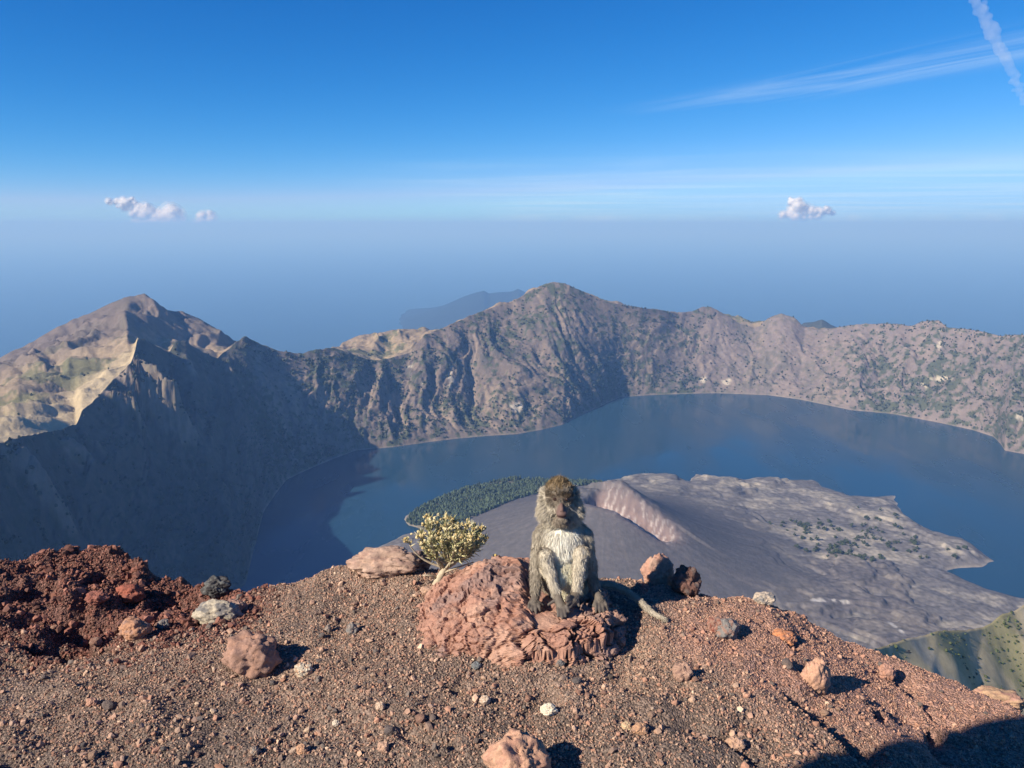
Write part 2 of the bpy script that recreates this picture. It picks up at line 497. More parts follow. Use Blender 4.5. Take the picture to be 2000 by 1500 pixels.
# colour of the ground; at the left some shade is put in
n1 = fbm(X2/420, Y2/420, Z2/420, o=5, seed=61)
n2 = fbm(X2/60, Y2/60, Z2/60, o=4, seed=67)
strkc = fbm((arc+slant+wx)/70, S2*2.2, o=4, seed=71)
C2 = np.zeros(R2.shape+(3,)); C2[:] = (0.165, 0.128, 0.105)
C2 = mixc(C2, (0.235, 0.178, 0.135), sstep(0.0, 0.5, strkc))
C2 = mixc(C2, (0.100, 0.088, 0.080), sstep(0.05, 0.5, -strkc+0.3*n1))
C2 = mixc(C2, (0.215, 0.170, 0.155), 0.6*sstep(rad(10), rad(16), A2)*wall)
veg = sstep(0.0, 0.25, n2 + 0.55*n1 + 0.10*(1-S2) - 0.05)*wall*(1-0.6*smooth_r)
C2 = mixc(C2, (0.062, 0.075, 0.040), 0.85*veg)
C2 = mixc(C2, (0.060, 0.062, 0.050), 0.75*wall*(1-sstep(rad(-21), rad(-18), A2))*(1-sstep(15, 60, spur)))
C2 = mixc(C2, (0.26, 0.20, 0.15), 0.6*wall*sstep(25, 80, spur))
grass = out*(1-sstep(2.0, 3.3, S2)*0.65)
C2 = mixc(C2, (0.36, 0.275, 0.165), (1-0.5*sstep(rad(-5), rad(3), A2))*grass*(0.55+0.4*np.clip(n1*2+0.3, 0, 1)))
green = out*sstep(-0.05, 0.25, n1 + 0.5*n2 + 0.35*np.exp(-((S2-1.8)/0.35)**2) - 0.18)*np.clip((S2-1.25)*3, 0, 1)
C2 = mixc(C2, (0.085, 0.10, 0.045), 0.75*green)
C2 = mixc(C2, (0.135, 0.108, 0.092), 0.85*out*sstep(2.05, 2.5, S2)*(1-sstep(rad(-16), rad(-12), A2)))  # far left peak: browner rock, coloured darker to look more shaded
C2 = mixc(C2, (0.44, 0.355, 0.22), 0.8*out*sstep(1.75, 1.3, S2)*(1-sstep(rad(-26), rad(-23), A2)))
PX, PY = project(np.stack([X2, Y2, Z2], -1))
for (ax, ay, aw, ah) in [(883,735,9,24),(800,722,7,12),(1010,795,12,9),(822,745,6,6),(905,745,6,12),(965,682,5,10),(840,722,5,6),(910,765,8,5),
                         (1375,742,13,6),(1420,745,12,6),(1840,740,22,5),(1836,670,5,28),(1800,758,10,9),(1990,815,8,8),(888,790,4,8)]:
    m_ = np.exp(-(((PX-ax)/aw)**2+((PY-ay)/ah)**2))*wall*(R2 > 5000)
    C2 = mixc(C2, (0.52, 0.44, 0.34), 0.8*sstep(0.35, 1.0, m_ + 2.2*(strkc+n2)*m_))
beach = np.exp(-((Z2-LAKE-3)/4)**2)*(S2 > 0)*(S2 < 0.3)
C2 = mixc(C2, (0.36, 0.31, 0.25), 0.32*beach)
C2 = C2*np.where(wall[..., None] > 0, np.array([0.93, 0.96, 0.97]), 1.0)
Vc = np.stack([X2, Y2, Z2], -1)
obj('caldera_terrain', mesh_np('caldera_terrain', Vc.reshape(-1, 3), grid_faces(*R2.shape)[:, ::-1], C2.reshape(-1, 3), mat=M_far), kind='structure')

# lake sheet
la = np.linspace(rad(-60), rad(42), 240)
lr = np.interp(la, sh_a, sh_r) + 70
LV = [(0.0, 900.0, LAKE)]
nl = len(la)
rings = [0.35, 0.55, 0.75, 0.9, 1.0]
for k in rings:
    for a_, r_ in zip(la, lr):
        LV.append((r_*k*math.sin(a_), r_*k*math.cos(a_), LAKE))
LT = [(0, 1+i+1, 1+i) for i in range(nl-1)]
for q in range(len(rings)-1):
    for i in range(nl-1):
        b0 = 1+q*nl+i; b1 = b0+nl
        LT += [(b0, b1+1, b1), (b0, b0+1, b1+1)]
obj('lake', mesh_np('lake', LV, LT, mat=M_lake), kind='structure')
disc('sea', SEA, 260000.0, 0, 0, 128, M_sea)

# ------------------------------------------------------------------ volcano cone and lava field
delta_px = [(560,1185),(620,1125),(700,1097),(745,1066),(790,1046),(850,1040),(880,1035),(840,1030),(800,1026),(788,1014),(805,1000),(832,984),(872,966),(920,951),
            (1000,938),(1100,937),(1180,942),(1200,939),(1240,932),(1288,931),(1300,925),(1315,934),(1345,941),(1360,927),(1392,931),(1450,941),
            (1500,936),(1592,939),(1606,951),(1660,968),(1700,971),(1745,968),(1752,985),(1762,1002),(1812,1036),(1832,1046),(1892,1060),(1922,1082),
            (1940,1096),(1918,1106),(1862,1110),(1850,1116),(1880,1131),(1945,1157),(2010,1172),(2300,1250)]
dpx = np.array(delta_px, float)
poly = Wz(dpx[:, 0], dpx[:, 1], LAKE)[:, :2]
poly = np.vstack([poly, [[3600, 1200], [-900, 1200], [-1000, 2700]]])

def poly_sdf(x, y, P):
    d = np.full(x.shape, 1e18); ins = np.zeros(x.shape, bool)
    n = len(P)
    for i in range(n):
        a = P[i]; b = P[(i+1) % n]
        e = b-a
        wx_ = x-a[0]; wy_ = y-a[1]
        t = np.clip((wx_*e[0]+wy_*e[1])/(e@e), 0, 1)
        d = np.minimum(d, (wx_-e[0]*t)**2 + (wy_-e[1]*t)**2)
        c = ((a[1] <= y) & (b[1] > y)) | ((b[1] <= y) & (a[1] > y))
        with np.errstate(divide='ignore', invalid='ignore'):
            xi = a[0] + (y-a[1])/(b[1]-a[1] if b[1] != a[1] else 1e-9)*e[0]
        ins ^= c & (x < xi)
    d = np.sqrt(d)
    return np.where(ins, d, -d)

def seg_d(x, y, a, b):
    a = np.asarray(a, float); b = np.asarray(b, float); e = b-a
    t = np.clip(((x-a[0])*e[0]+(y-a[1])*e[1])/(e@e), 0, 1)
    dx = x-a[0]-e[0]*t; dy = y-a[1]-e[1]*t
    return np.hypot(dx, dy), t, (dx*e[1]-dy*e[0])/math.hypot(*e)

CONE = (470.0, 3760.0)
fpoly = Wz(np.array([788,805,832,872,920,1000,1100,1175,1185,1120,1040,960,900,840,800.]),
           np.array([1014,1000,984,966,951,938,937,942,950,960,990,1030,1050,1034,1026.]), LAKE+15)[:, :2]

def lava_height(x, y):
    sdist = poly_sdf(x + 14*noise(x/70, y/70, seed=9), y + 14*noise(x/70, y/70, seed=10), poly)
    h = np.where(sdist > 0, 22*(1-np.exp(-sdist/45)) + sdist*0.012, sdist*0.35)
    inside = sstep(0, 90, sdist)
    h = h + inside*(2.2*fbm(x/28, y/28, o=3, seed=82) + 7*fbm(x/130, y/130, o=5, seed=81) + 9*(ridged(x/240, y/240, o=4, seed=83)-0.5))
    # flow lobes with steep fronts
    lob = fbm(x/620+3, y/620, o=4, seed=87)
    h = h + inside*(16*sstep(0.02, 0.06, lob) + 14*sstep(0.20, 0.235, lob))
    # older lava plateau at the back
    h = h + 45*np.exp(-(((x-950)/420)**2+((y-4500)/330)**2))
    # near flank of the big mountain rises toward the viewer
    h = h + 340*sstep(3150, 1900, y + 0.12*x + 120*noise(x/500, y/500, seed=88))*inside
    # cone
    ang = np.arctan2(x-CONE[0], y-CONE[1])
    d = np.hypot(x-CONE[0], (y-CONE[1]))
    dd = d*(1+0.05*noise(np.cos(ang)*2, np.sin(ang)*2, seed=89))
    cone = 400*np.clip(1-dd/1180, 0, 1)**1.45
    cone = np.where(dd < 150, 400*(1-150/1180)**1.45 + (150-dd)*0.05, cone)
    fine = ridged(ang*26, d/900, o=3, seed=91)-0.5
    cone = cone + 2.5*fine*sstep(200, 420, d)*sstep(1400, 900, d)
    h = np.maximum(h, 0)*(1-sstep(1300, 600, d)) + np.where(sdist > 0, 0, sdist*0.35) + cone*(sdist > -60) + 12*sstep(1300, 600, d)
    # breached crater: a trough that opens to the near right, with a taller far lip
    dt, tt, ss = seg_d(x, y, (400, 3790), (730, 3552))
    h = h - (95-20*tt)*np.exp(-(dt/62)**2)*sstep(-0.02, 0.1, tt)
    dw, tw, sw = seg_d(x, y, (560, 3800), (800, 3632))
    crag = 1+0.5*noise(x/35, y/35, seed=93)
    far_ = (x-560)*0.572 + (y-3800)*0.820
    wdt = np.where(far_ > 0, 190.0, 48.0)
    h = h + (50-34*tw)*np.exp(-(dw/wdt)**2)*np.where(far_ > 0, 1+0.35*(crag-1), crag)
    h = h + np.exp(-(dt/95)**2)*(9*fbm(x/24, y/24, o=3, seed=94) + 7*(ridged((x*0.82-y*0.57)/30, (x*0.57+y*0.82)/90, o=3, seed=96)-0.5))
    dw2, tw2, _ = seg_d(x, y, (330, 3840), (540, 3840))
    h = h + 16*np.exp(-(dw2/70)**2)*crag
    return h, sdist, d, dt, tt, ang, lob, ss

NA, NR = 560, 360
la2 = np.linspace(rad(-27), rad(42), NA)
lr2 = np.concatenate([np.linspace(1900, 2700, 40, endpoint=False), np.linspace(2700, 5500, NR-40)])
AA, RRR = np.meshgrid(la2, lr2)
LXg, LYg = RRR*np.sin(AA), RRR*np.cos(AA)
Hl, sdl, dl, dtl, ttl, angl, lobl, ssl = lava_height(LXg, LYg)
Zl = LAKE + Hl
Zl = np.where(sdl < -260, LAKE-90, Zl)
q1 = fbm(LXg/260, LYg/260, o=5, seed=95); q2 = fbm(LXg/45, LYg/45, o=4, seed=97)
Cl = np.zeros(Zl.shape+(3,)); Cl[:] = (0.172, 0.160, 0.150)
Cl = mixc(Cl, (0.265, 0.235, 0.195), sstep(-0.1, 0.4, q1+0.3*q2)*sstep(500, 1100, LXg))
Cl = mixc(Cl, (0.125, 0.115, 0.115), 0.7*sstep(0.05, 0.3, -q1+0.2))
dark = sstep(0.02, 0.05, lobl)*sstep(1500, 800, np.hypot(LXg-1100, LYg-3000))
Cl = mixc(Cl, (0.105, 0.092, 0.092), 0.6*dark)
cz = sstep(1150, 800, dl)
Cl = mixc(Cl, (0.098, 0.092, 0.094), cz*0.95)
Cl = mixc(Cl, (0.128, 0.115, 0.113), cz*0.45*sstep(0.0, 0.5, fbm(angl*14, dl/500, o=4, seed=99)+0.1))
crz = np.exp(-(dtl/85)**2)*sstep(0.0, 0.08, ttl)
st = fbm((LXg*0.82-LYg*0.57)/20, (LXg*0.57+LYg*0.82)/70, o=4, seed=101)
Cl = mixc(Cl, (0.27, 0.185, 0.16), 0.85*crz)
Cl = mixc(Cl, (0.50, 0.45, 0.42), crz*0.75*sstep(0.12, 0.4, st))
Cl = mixc(Cl, (0.17, 0.125, 0.115), crz*sstep(0.05, 0.4, -st))
for (ax, ay, aw, ah) in [(1595,1150,14,5),(1640,1150,18,3),(1750,1200,5,12),(1300,936,4,4)]:
    c_ = Wz(ax, ay, LAKE+60.0) if ay > 1000 else Wz(ax, ay, -1365.0)
    c_ = Wz(ax, ay, -1600.0) if ay > 1100 else c_
    if ay in (1062, 1050):
        c_ = Wz(ax, ay, -1530.0)
    m_ = np.exp(-(((LXg-c_[0])/(aw*2.6))**2+((LYg-c_[1])/(ah*5.5))**2))
    Cl = mixc(Cl, (0.46, 0.43, 0.39), 0.8*sstep(0.35, 1.0, m_+2.4*q2*m_))
inf = sstep(-15, 15, poly_sdf(LXg, LYg, fpoly))*(1-cz)
Cl = mixc(Cl, (0.075, 0.075, 0.045), 0.85*inf)
Cl = Cl*(1+(0.55*fbm(LXg/22, LYg/22, o=3, seed=103)+0.25*q2)*(1-0.7*cz))[..., None]
bch = np.exp(-((Hl-2)/4)**2)
Cl = mixc(Cl, (0.36, 0.31, 0.25), 0.5*bch)
obj('lava_field_terrain', mesh_np('lava_field_terrain', np.stack([LXg, LYg, Zl], -1).reshape(-1, 3), grid_faces(*Zl.shape)[:, ::-1], Cl.reshape(-1, 3), mat=M_lava), kind='structure')

# ------------------------------------------------------------------ distant hills over the sea, and the grassy shoulder on the right
def ridge_terrain(name, pts, depth, base_z, n_a, n_r, seed, rough, colour, mat):
    p = np.array(pts, float)
    a, t = azt(p[:, 0], p[:, 1])
    A = np.linspace(a[0], a[-1], n_a)
    R = np.interp(A, a, p[:, 2]); Z = R*np.interp(A, a, t)
    env = sstep(0, 0.12, np.linspace(0, 1, n_a))*sstep(1, 0.88, np.linspace(0, 1, n_a))
    s = np.linspace(-1, 1, n_r)[:, None]
    RR_ = R[None] + s*depth
    prof = (1-np.abs(s))**0.85
    X = RR_*np.sin(A); Y = RR_*np.cos(A)
    ZZ = base_z + (Z[None]-base_z)*prof*env
    ZZ = ZZ + rough*prof*(1-prof*0.8)*(ridged(X/(depth*0.5), Y/(depth*0.5), o=5, seed=seed)-0.5)
    C = np.zeros(ZZ.shape+(3,)); C[:] = colour
    obj(name, mesh_np(name, np.stack([X, Y, ZZ], -1).reshape(-1, 3), grid_faces(n_r, n_a)[:, ::-1], C.reshape(-1, 3), mat=mat), kind='structure')

ridge_terrain('distant_hills', [(600,720,30000),(720,660,30000),(790,628,30000),(850,604,30000),(905,580,30000),(925,573,30000),(945,567,30000),(955,573,30000),(975,571,30000),
              (1000,570,30000),(1012,564,30000),(1030,572,30000),(1100,600,30000),(1250,680,30000),(1350,740,30000)], 6000, SEA-60, 160, 60, 5, 300, (0.02, 0.03, 0.03), M_far)
ridge_terrain('distant_hills', [(1480,700,13000),(1540,650,13000),(1570,625,13000),(1590,624,13000),(1606,621,13000),(1625,632,13000),(1645,640,13000),(1665,633,13000),
              (1685,633,13000),(1720,650,13000),(1800,700,13000)], 2200, SEA-60, 160, 40, 6, 250, (0.05, 0.055, 0.04), M_far)

# grassy shoulder that drops from the summit on the right
sh_pts = [(1560,1330,560),(1640,1292,640),(1700,1266,700),(1760,1252,780),(1830,1236,860),(1880,1232,930),(1920,1222,1000),(1960,1200,1060),(2000,1183,1120),(2120,1130,1300),(2400,1040,1600)]
sp = np.array(sh_pts, float)
sa, stn = azt(sp[:, 0], sp[:, 1])
sA = np.linspace(sa[0], sa[-1], 200)
sR = np.interp(sA, sa, sp[:, 2]); sZ = sR*np.interp(sA, sa, stn)
tt_ = np.concatenate([np.linspace(-1, 0, 110, endpoint=False), np.linspace(0, 1, 20)])[:, None]
rr_ = sR[None]*(1+np.where(tt_ < 0, tt_*0.62, tt_*0.6))
zz_ = np.where(tt_ < 0, sZ[None] + tt_*(-sZ[None])*0.10 - 170*(-tt_)**1.0*0.62, sZ[None] - tt_*sR[None]*0.55)
sx, sy = rr_*np.sin(sA), rr_*np.cos(sA)
nn = fbm(sx/210, sy/210, o=4, seed=121)*2.2
zz_ = zz_ + nn*9*np.clip(1-np.exp(-(tt_/0.10)**2)+0.12, 0, 1) + 3.5*fbm(sx/60, sy/60, o=4, seed=122)
g1_ = fbm(sx/90, sy/90, o=5, seed=123); g2_ = fbm(sx/14, sy/14, o=3, seed=125)
Cs = np.zeros(zz_.shape+(3,)); Cs[:] = (0.40, 0.33, 0.20)
Cs = mixc(Cs, (0.27, 0.245, 0.125), 0.85*sstep(-0.05, 0.30, g1_+0.25*g2_))
Cs = mixc(Cs, (0.33, 0.30, 0.24), sstep(0.2, 0.45, -g1_+0.3*g2_)*0.7)
Vs = np.stack([sx, sy, zz_], -1)
M_sh = material('shoulder_ground', rough=0.95, var=0.2, vscale=0.15, bump=0.5, bscale=0.4, bdist=0.6, spec=0.1)
obj('shoulder_terrain', mesh_np('shoulder_terrain', Vs.reshape(-1, 3), grid_faces(*zz_.shape)[:, ::-1], Cs.reshape(-1, 3), mat=M_sh), kind='structure')

# ------------------------------------------------------------------ foreground: the cinder ledge
ctl = [  # px, py, y ahead
    (0,1105,2.85),(150,1077,3.0),(235,1082,3.0),(300,1132,2.9),(400,1145,2.85),(480,1157,2.82),(560,1148,2.8),(640,1120,2.82),(700,1104,2.85),(800,1118,2.8),
    (900,1125,2.8),(1170,1128,2.8),(1250,1140,2.78),(1330,1160,2.74),(1400,1164,2.70),(1490,1178,2.70),(1530,1196,2.70),(1600,1226,2.70),(1680,1261,2.66),(1800,1301,2.60),
    (1900,1342,2.48),(2000,1398,2.33),(0,1230,2.45),(200,1265,2.40),(400,1215,2.58),(0,1500,1.80),(400,1500,1.79),(700,1500,1.78),(1000,1500,1.776),
    (1250,1500,1.785),(1500,1500,1.80),(1750,1500,1.93),(2000,1500,2.08),(1600,1350,2.19),(1300,1300,2.22),(1060,1290,2.20),(700,1290,2.24),(300,1350,2.12),(1200,1230,2.43),
    (1420,1230,2.45),(1800,1400,2.28)]
cp = np.array(ctl, float)
Wc = W(cp[:, 0], cp[:, 1], cp[:, 2])
extra = np.array([(-3.2,0.5,-1.45),(-1.2,0.2,-1.42),(0,0,-1.42),(1.2,0.2,-1.50),(3.0,0.8,-2.3),(0,-2.5,-1.35),(-4,-2.5,-1.3),(4,-2.5,-2.4),(-4.5,2.5,-1.2),(4.2,2.2,-2.9)])
Wc = np.vstack([Wc, extra])

def tps(P, lam=1e-4):
    n = len(P)
    d = np.hypot(P[:, None, 0]-P[None, :, 0], P[:, None, 1]-P[None, :, 1])
    K = np.where(d > 0, d*d*np.log(np.maximum(d, 1e-9)), 0) + lam*np.eye(n)
    Q = np.c_[np.ones(n), P[:, 0], P[:, 1]]
    A = np.block([[K, Q], [Q.T, np.zeros((3, 3))]])
    return np.linalg.solve(A, np.r_[P[:, 2], 0, 0, 0])
_w = tps(Wc)

def tps_eval(x, y):
    out_ = _w[-3] + _w[-2]*x + _w[-1]*y
    for i in range(len(Wc)):
        d2 = (x-Wc[i, 0])**2 + (y-Wc[i, 1])**2
        out_ = out_ + _w[i]*0.5*d2*np.log(np.maximum(d2, 1e-12))
    return out_

crest_xy = Wc[:22]
cr_a = np.arctan2(crest_xy[:, 0], crest_xy[:, 1]); cr_r = np.hypot(crest_xy[:, 0], crest_xy[:, 1])
cr_a = np.r_[rad(-80), rad(-50), cr_a, rad(55), rad(80)]; cr_r = np.r_[4.5, 4.0, cr_r, 3.1, 3.4]
_o = np.argsort(cr_a); cr_a, cr_r = cr_a[_o], cr_r[_o]

def gpt(px, py, guess=2.3):
    """where the line of sight through a pixel meets the ledge"""
    y = guess
    X, f, z = ray(px, py)
    ys = np.linspace(1.6, 3.4, 260)
    P = np.stack([X*ys/f, ys, z*ys/f], -1)
    dif = P[:, 2] - tps_eval(P[:, 0], P[:, 1])
    i = np.where(dif <= 0)[0]
    y = ys[i[0]] if len(i) else 2.75
    return np.array([X*y/f, y])

scarps = [
    ([(20,1262),(70,1272),(130,1285),(205,1276),(238,1256)], 0.13),
    ([(0,1172),(50,1180),(120,1172)], 0.07), ([(150,1135),(180,1146),(215,1138)], 0.07), ([(270,1196),(330,1196),(400,1180)], 0.06),
    # image polylines of little broken edges, with drop height
    ([(1540,1290),(1580,1330),(1600,1352),(1645,1370),(1690,1372),(1702,1402),(1748,1428)], 0.022),
    ([(1735,1308),(1757,1332),(1775,1358),(1832,1412),(1900,1455)], 0.016),
    ([(1520,1345),(1570,1395),(1630,1440),(1700,1500)], 0.045),
    ([(1165,1325),(1215,1340),(1270,1375)], 0.014),
    ([(1380,1190),(1440,1200),(1520,1250),(1560,1275)], 0.016),
    ([(1760,1420),(1800,1420),(1815,1465),(1850,1500)], 0.028),
    ([(1590,1255),(1680,1290),(1740,1305)], 0.010),
    ([(1395,1430),(1430,1455),(1480,1500)], 0.020),
    ([(860,1345),(905,1370)], 0.016),
    ([(770,1455),(900,1480)], 0.018),
    ([(1020,1400),(1110,1380)], 0.010),
]
scarp_xy = [(np.array([gpt(*q) for q in pl]), h) for pl, h in scarps]

def ground_h(x, y):
    x = np.asarray(x, float); y = np.asarray(y, float)
    z = tps_eval(np.clip(x, -3.6, 3.2), np.clip(y, -2.2, 3.6))
    z = z - 0.35*np.clip(-3.6-x, 0, None) - 0.9*np.clip(x-3.2, 0, None)
    n_ = fbm(x*2.2, y*2.2, o=3, seed=131)
    z = z + 0.030*n_ + 0.016*fbm(x*9, y*9, o=3, seed=133)
    mound = sstep(-0.9, -1.5, x)*sstep(2.3, 2.6, y)
    z = z + mound*(0.05*(ridged(x*5, y*5, o=3, seed=135)-0.55) + 0.03*fbm(x*11, y*11, o=2, seed=136))
    # hollows behind the mound that lie in shade
    for (hx, hy, hw, hh, hd) in hollows:
        z = z - hd*np.exp(-(((x-hx)/hw)**2+((y-hy)/hh)**2))
    for pl, hgt in scarp_xy:
        best = np.full(x.shape, 9.0); sgn = np.zeros(x.shape); tp = np.zeros(x.shape)
        n = len(pl)-1
        wob = 0.022*noise(x*14, y*14, seed=137)
        for i in range(n):
            d_, t_, s_ = seg_d(x+wob, y-wob, pl[i], pl[i+1])
            up = d_ < best
            best = np.where(up, d_, best); sgn = np.where(up, s_, sgn); tp = np.where(up, (i+t_)/n, tp)
        ends = np.clip(np.minimum(tp, 1-tp)*7, 0, 1)
        # the side toward +x/+y drops sharply and climbs back slowly
        k = np.where(sgn < 0, sstep(0.0, 0.012, -sgn)*np.exp(-best/(0.05+1.3*hgt)), 0.0)
        near = np.exp(-np.clip(best-np.abs(sgn), 0, 1)/0.03)
        z = z - (1.9 if hgt < 0.05 else 1.0)*hgt*k*ends*near
    # past the edge everything falls away
    a = np.arctan2(x, np.maximum(y, 1e-6)); r = np.hypot(x, y)
    rc_ = np.interp(a, cr_a, cr_r) + 0.02*noise(a*40, a*0, seed=139)
    over = np.where(y > 0.3, r-rc_, -1.0)
    over = np.where(over > 0, over, 0)
    z = z - 1.25*over*(over/(over+0.10))
    return z

hol_px = [(70,1150,0.10,0.05,0.05),(160,1215,0.26,0.055,0.085),(60,1240,0.2,0.05,0.05),(190,1120,0.07,0.06,0.06),(330,1175,0.16,0.06,0.05),(30,1290,0.12,0.04,0.03)]
hollows = [(*gpt(a, b), w_, h_, d_) for a, b, w_, h_, d_ in hol_px]

gx = np.concatenate([-np.geomspace(60, 2.45, 34)[:-1], np.linspace(-2.45, 2.25, 600), np.geomspace(2.25, 60, 34)[1:]])
gy = np.concatenate([np.linspace(-6, 1.45, 22, endpoint=False), np.linspace(1.45, 3.1, 215, endpoint=False), np.geomspace(3.1, 60, 34)])
GX, GY = np.meshgrid(gx, gy)
GZ = ground_h(GX, GY)
c1 = fbm(GX*3, GY*3, o=4, seed=141); c2 = fbm(GX*14, GY*14, o=3, seed=143)

def ground_colour(x, y):
    c_a = fbm(x*2.4, y*2.4, o=3, seed=141); c_b = fbm(x*13, y*13, o=2, seed=143)
    C = np.zeros(np.shape(x)+(3,)); C[:] = (0.195, 0.138, 0.105)
    C = mixc(C, (0.265, 0.185, 0.138), sstep(-0.1, 0.4, c_a+0.4*c_b))
    red = sstep(-0.75, -1.25, x + 0.25*c_a)*sstep(2.2, 2.55, y+0.2*c_b)
    C = mixc(C, (0.150, 0.070, 0.055), 0.85*red)
    right = sstep(0.55, 1.05, x + 0.30*c_a + (y-2.2)*0.35)
    C = mixc(C, (0.345, 0.200, 0.150), 0.9*right)
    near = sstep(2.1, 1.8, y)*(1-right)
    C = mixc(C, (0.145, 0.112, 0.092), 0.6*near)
    return C, red, right
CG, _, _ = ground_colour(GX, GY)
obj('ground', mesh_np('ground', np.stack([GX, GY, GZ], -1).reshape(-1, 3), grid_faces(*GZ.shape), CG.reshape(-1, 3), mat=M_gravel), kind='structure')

# ------------------------------------------------------------------ rocks
_ico = {}
def ico(level):
    if level not in _ico:
        bm = bmesh.new(); bmesh.ops.create_icosphere(bm, subdivisions=level, radius=1.0)
        V = np.array([v.co[:] for v in bm.verts]); F = np.array([[v.index for v in f.verts] for f in bm.faces], np.int32)
        bm.free(); _ico[level] = (V, F)
    return _ico[level]

def rock_mesh(name, axes, seed, level=4, rough=0.22, pits=0.05, facets=0.5, base=(0.3, 0.2, 0.15), alt=(0.22, 0.17, 0.15), rot=(0, 0, 0), smooth=None, shape=None):
    V, F = ico(level); P = V.copy()
    o = seed*7.3
    # chip flat faces off the ball
    r_ = np.random.default_rng(seed)
    rad_ = np.ones(len(P))
    for _ in range(9):
        n = r_.normal(size=3); n /= np.linalg.norm(n)
        d = P@n; lim = r_.uniform(0.62, 0.9)
        rad_ = np.where(d*rad_ > lim, rad_*(1-facets) + facets*lim/np.maximum(d, 1e-3), rad_)
    x, y, z = P.T
    n1_ = fbm(x*1.6+o, y*1.6, z*1.6, o=3, seed=seed)
    n2_ = ridged(x*3.5+o, y*3.5, z*3.5, o=4, seed=seed+3)-0.6
    rad_ = rad_ + rough*n1_ + rough*0.45*n2_
    fv, fd = cell_relief(x*2.6+o+0.2*n1_, y*2.6, z*2.6, seed)
    rad_ = rad_ + 1.7*pits*fv - pits*0.6*np.exp(-(fd/0.06)**2)
    fv, fd = cell_relief(x*7+o, y*7+0.3*n1_, z*7, seed+1)
    rad_ = rad_ + 0.8*pits*fv - pits*0.35*np.exp(-(fd/0.08)**2) + pits*0.5*fbm(x*13, y*13, z*13, o=3, seed=seed+5)
    P = P*rad_[:, None]*np.asarray(axes)
    if shape is not None:
        P = shape(P)
    cx, sx_ = math.cos(rot[0]), math.sin(rot[0]); cy, sy_ = math.cos(rot[1]), math.sin(rot[1]); cz_, sz_ = math.cos(rot[2]), math.sin(rot[2])
    Rm = np.array([[cz_, -sz_, 0], [sz_, cz_, 0], [0, 0, 1]])@np.array([[cy, 0, sy_], [0, 1, 0], [-sy_, 0, cy]])@np.array([[1, 0, 0], [0, cx, -sx_], [0, sx_, cx]])
    P = P@Rm.T
    C = np.zeros_like(P); C[:] = base
    C = mixc(C, alt, sstep(0.0, 0.35, fbm(x*2.2+o, y*2.2+5, z*2.2, o=4, seed=seed+9)))
    C = C*(1+0.25*fbm(x*9, y*9, z*9, o=3, seed=seed+11))[:, None]
    return mesh_np(name, P, F, C, smooth=(level >= 5) if smooth is None else smooth, mat=M_rock)

SALMON = (0.40, 0.225, 0.165); GREYR = (0.215, 0.160, 0.140); TAN = (0.44, 0.275, 0.175); RED = (0.235, 0.085, 0.060)
PALE = (0.52, 0.44, 0.33); DARK = (0.065, 0.060, 0.058); BROWN = (0.30, 0.18, 0.135); GREY = (0.20, 0.185, 0.17)

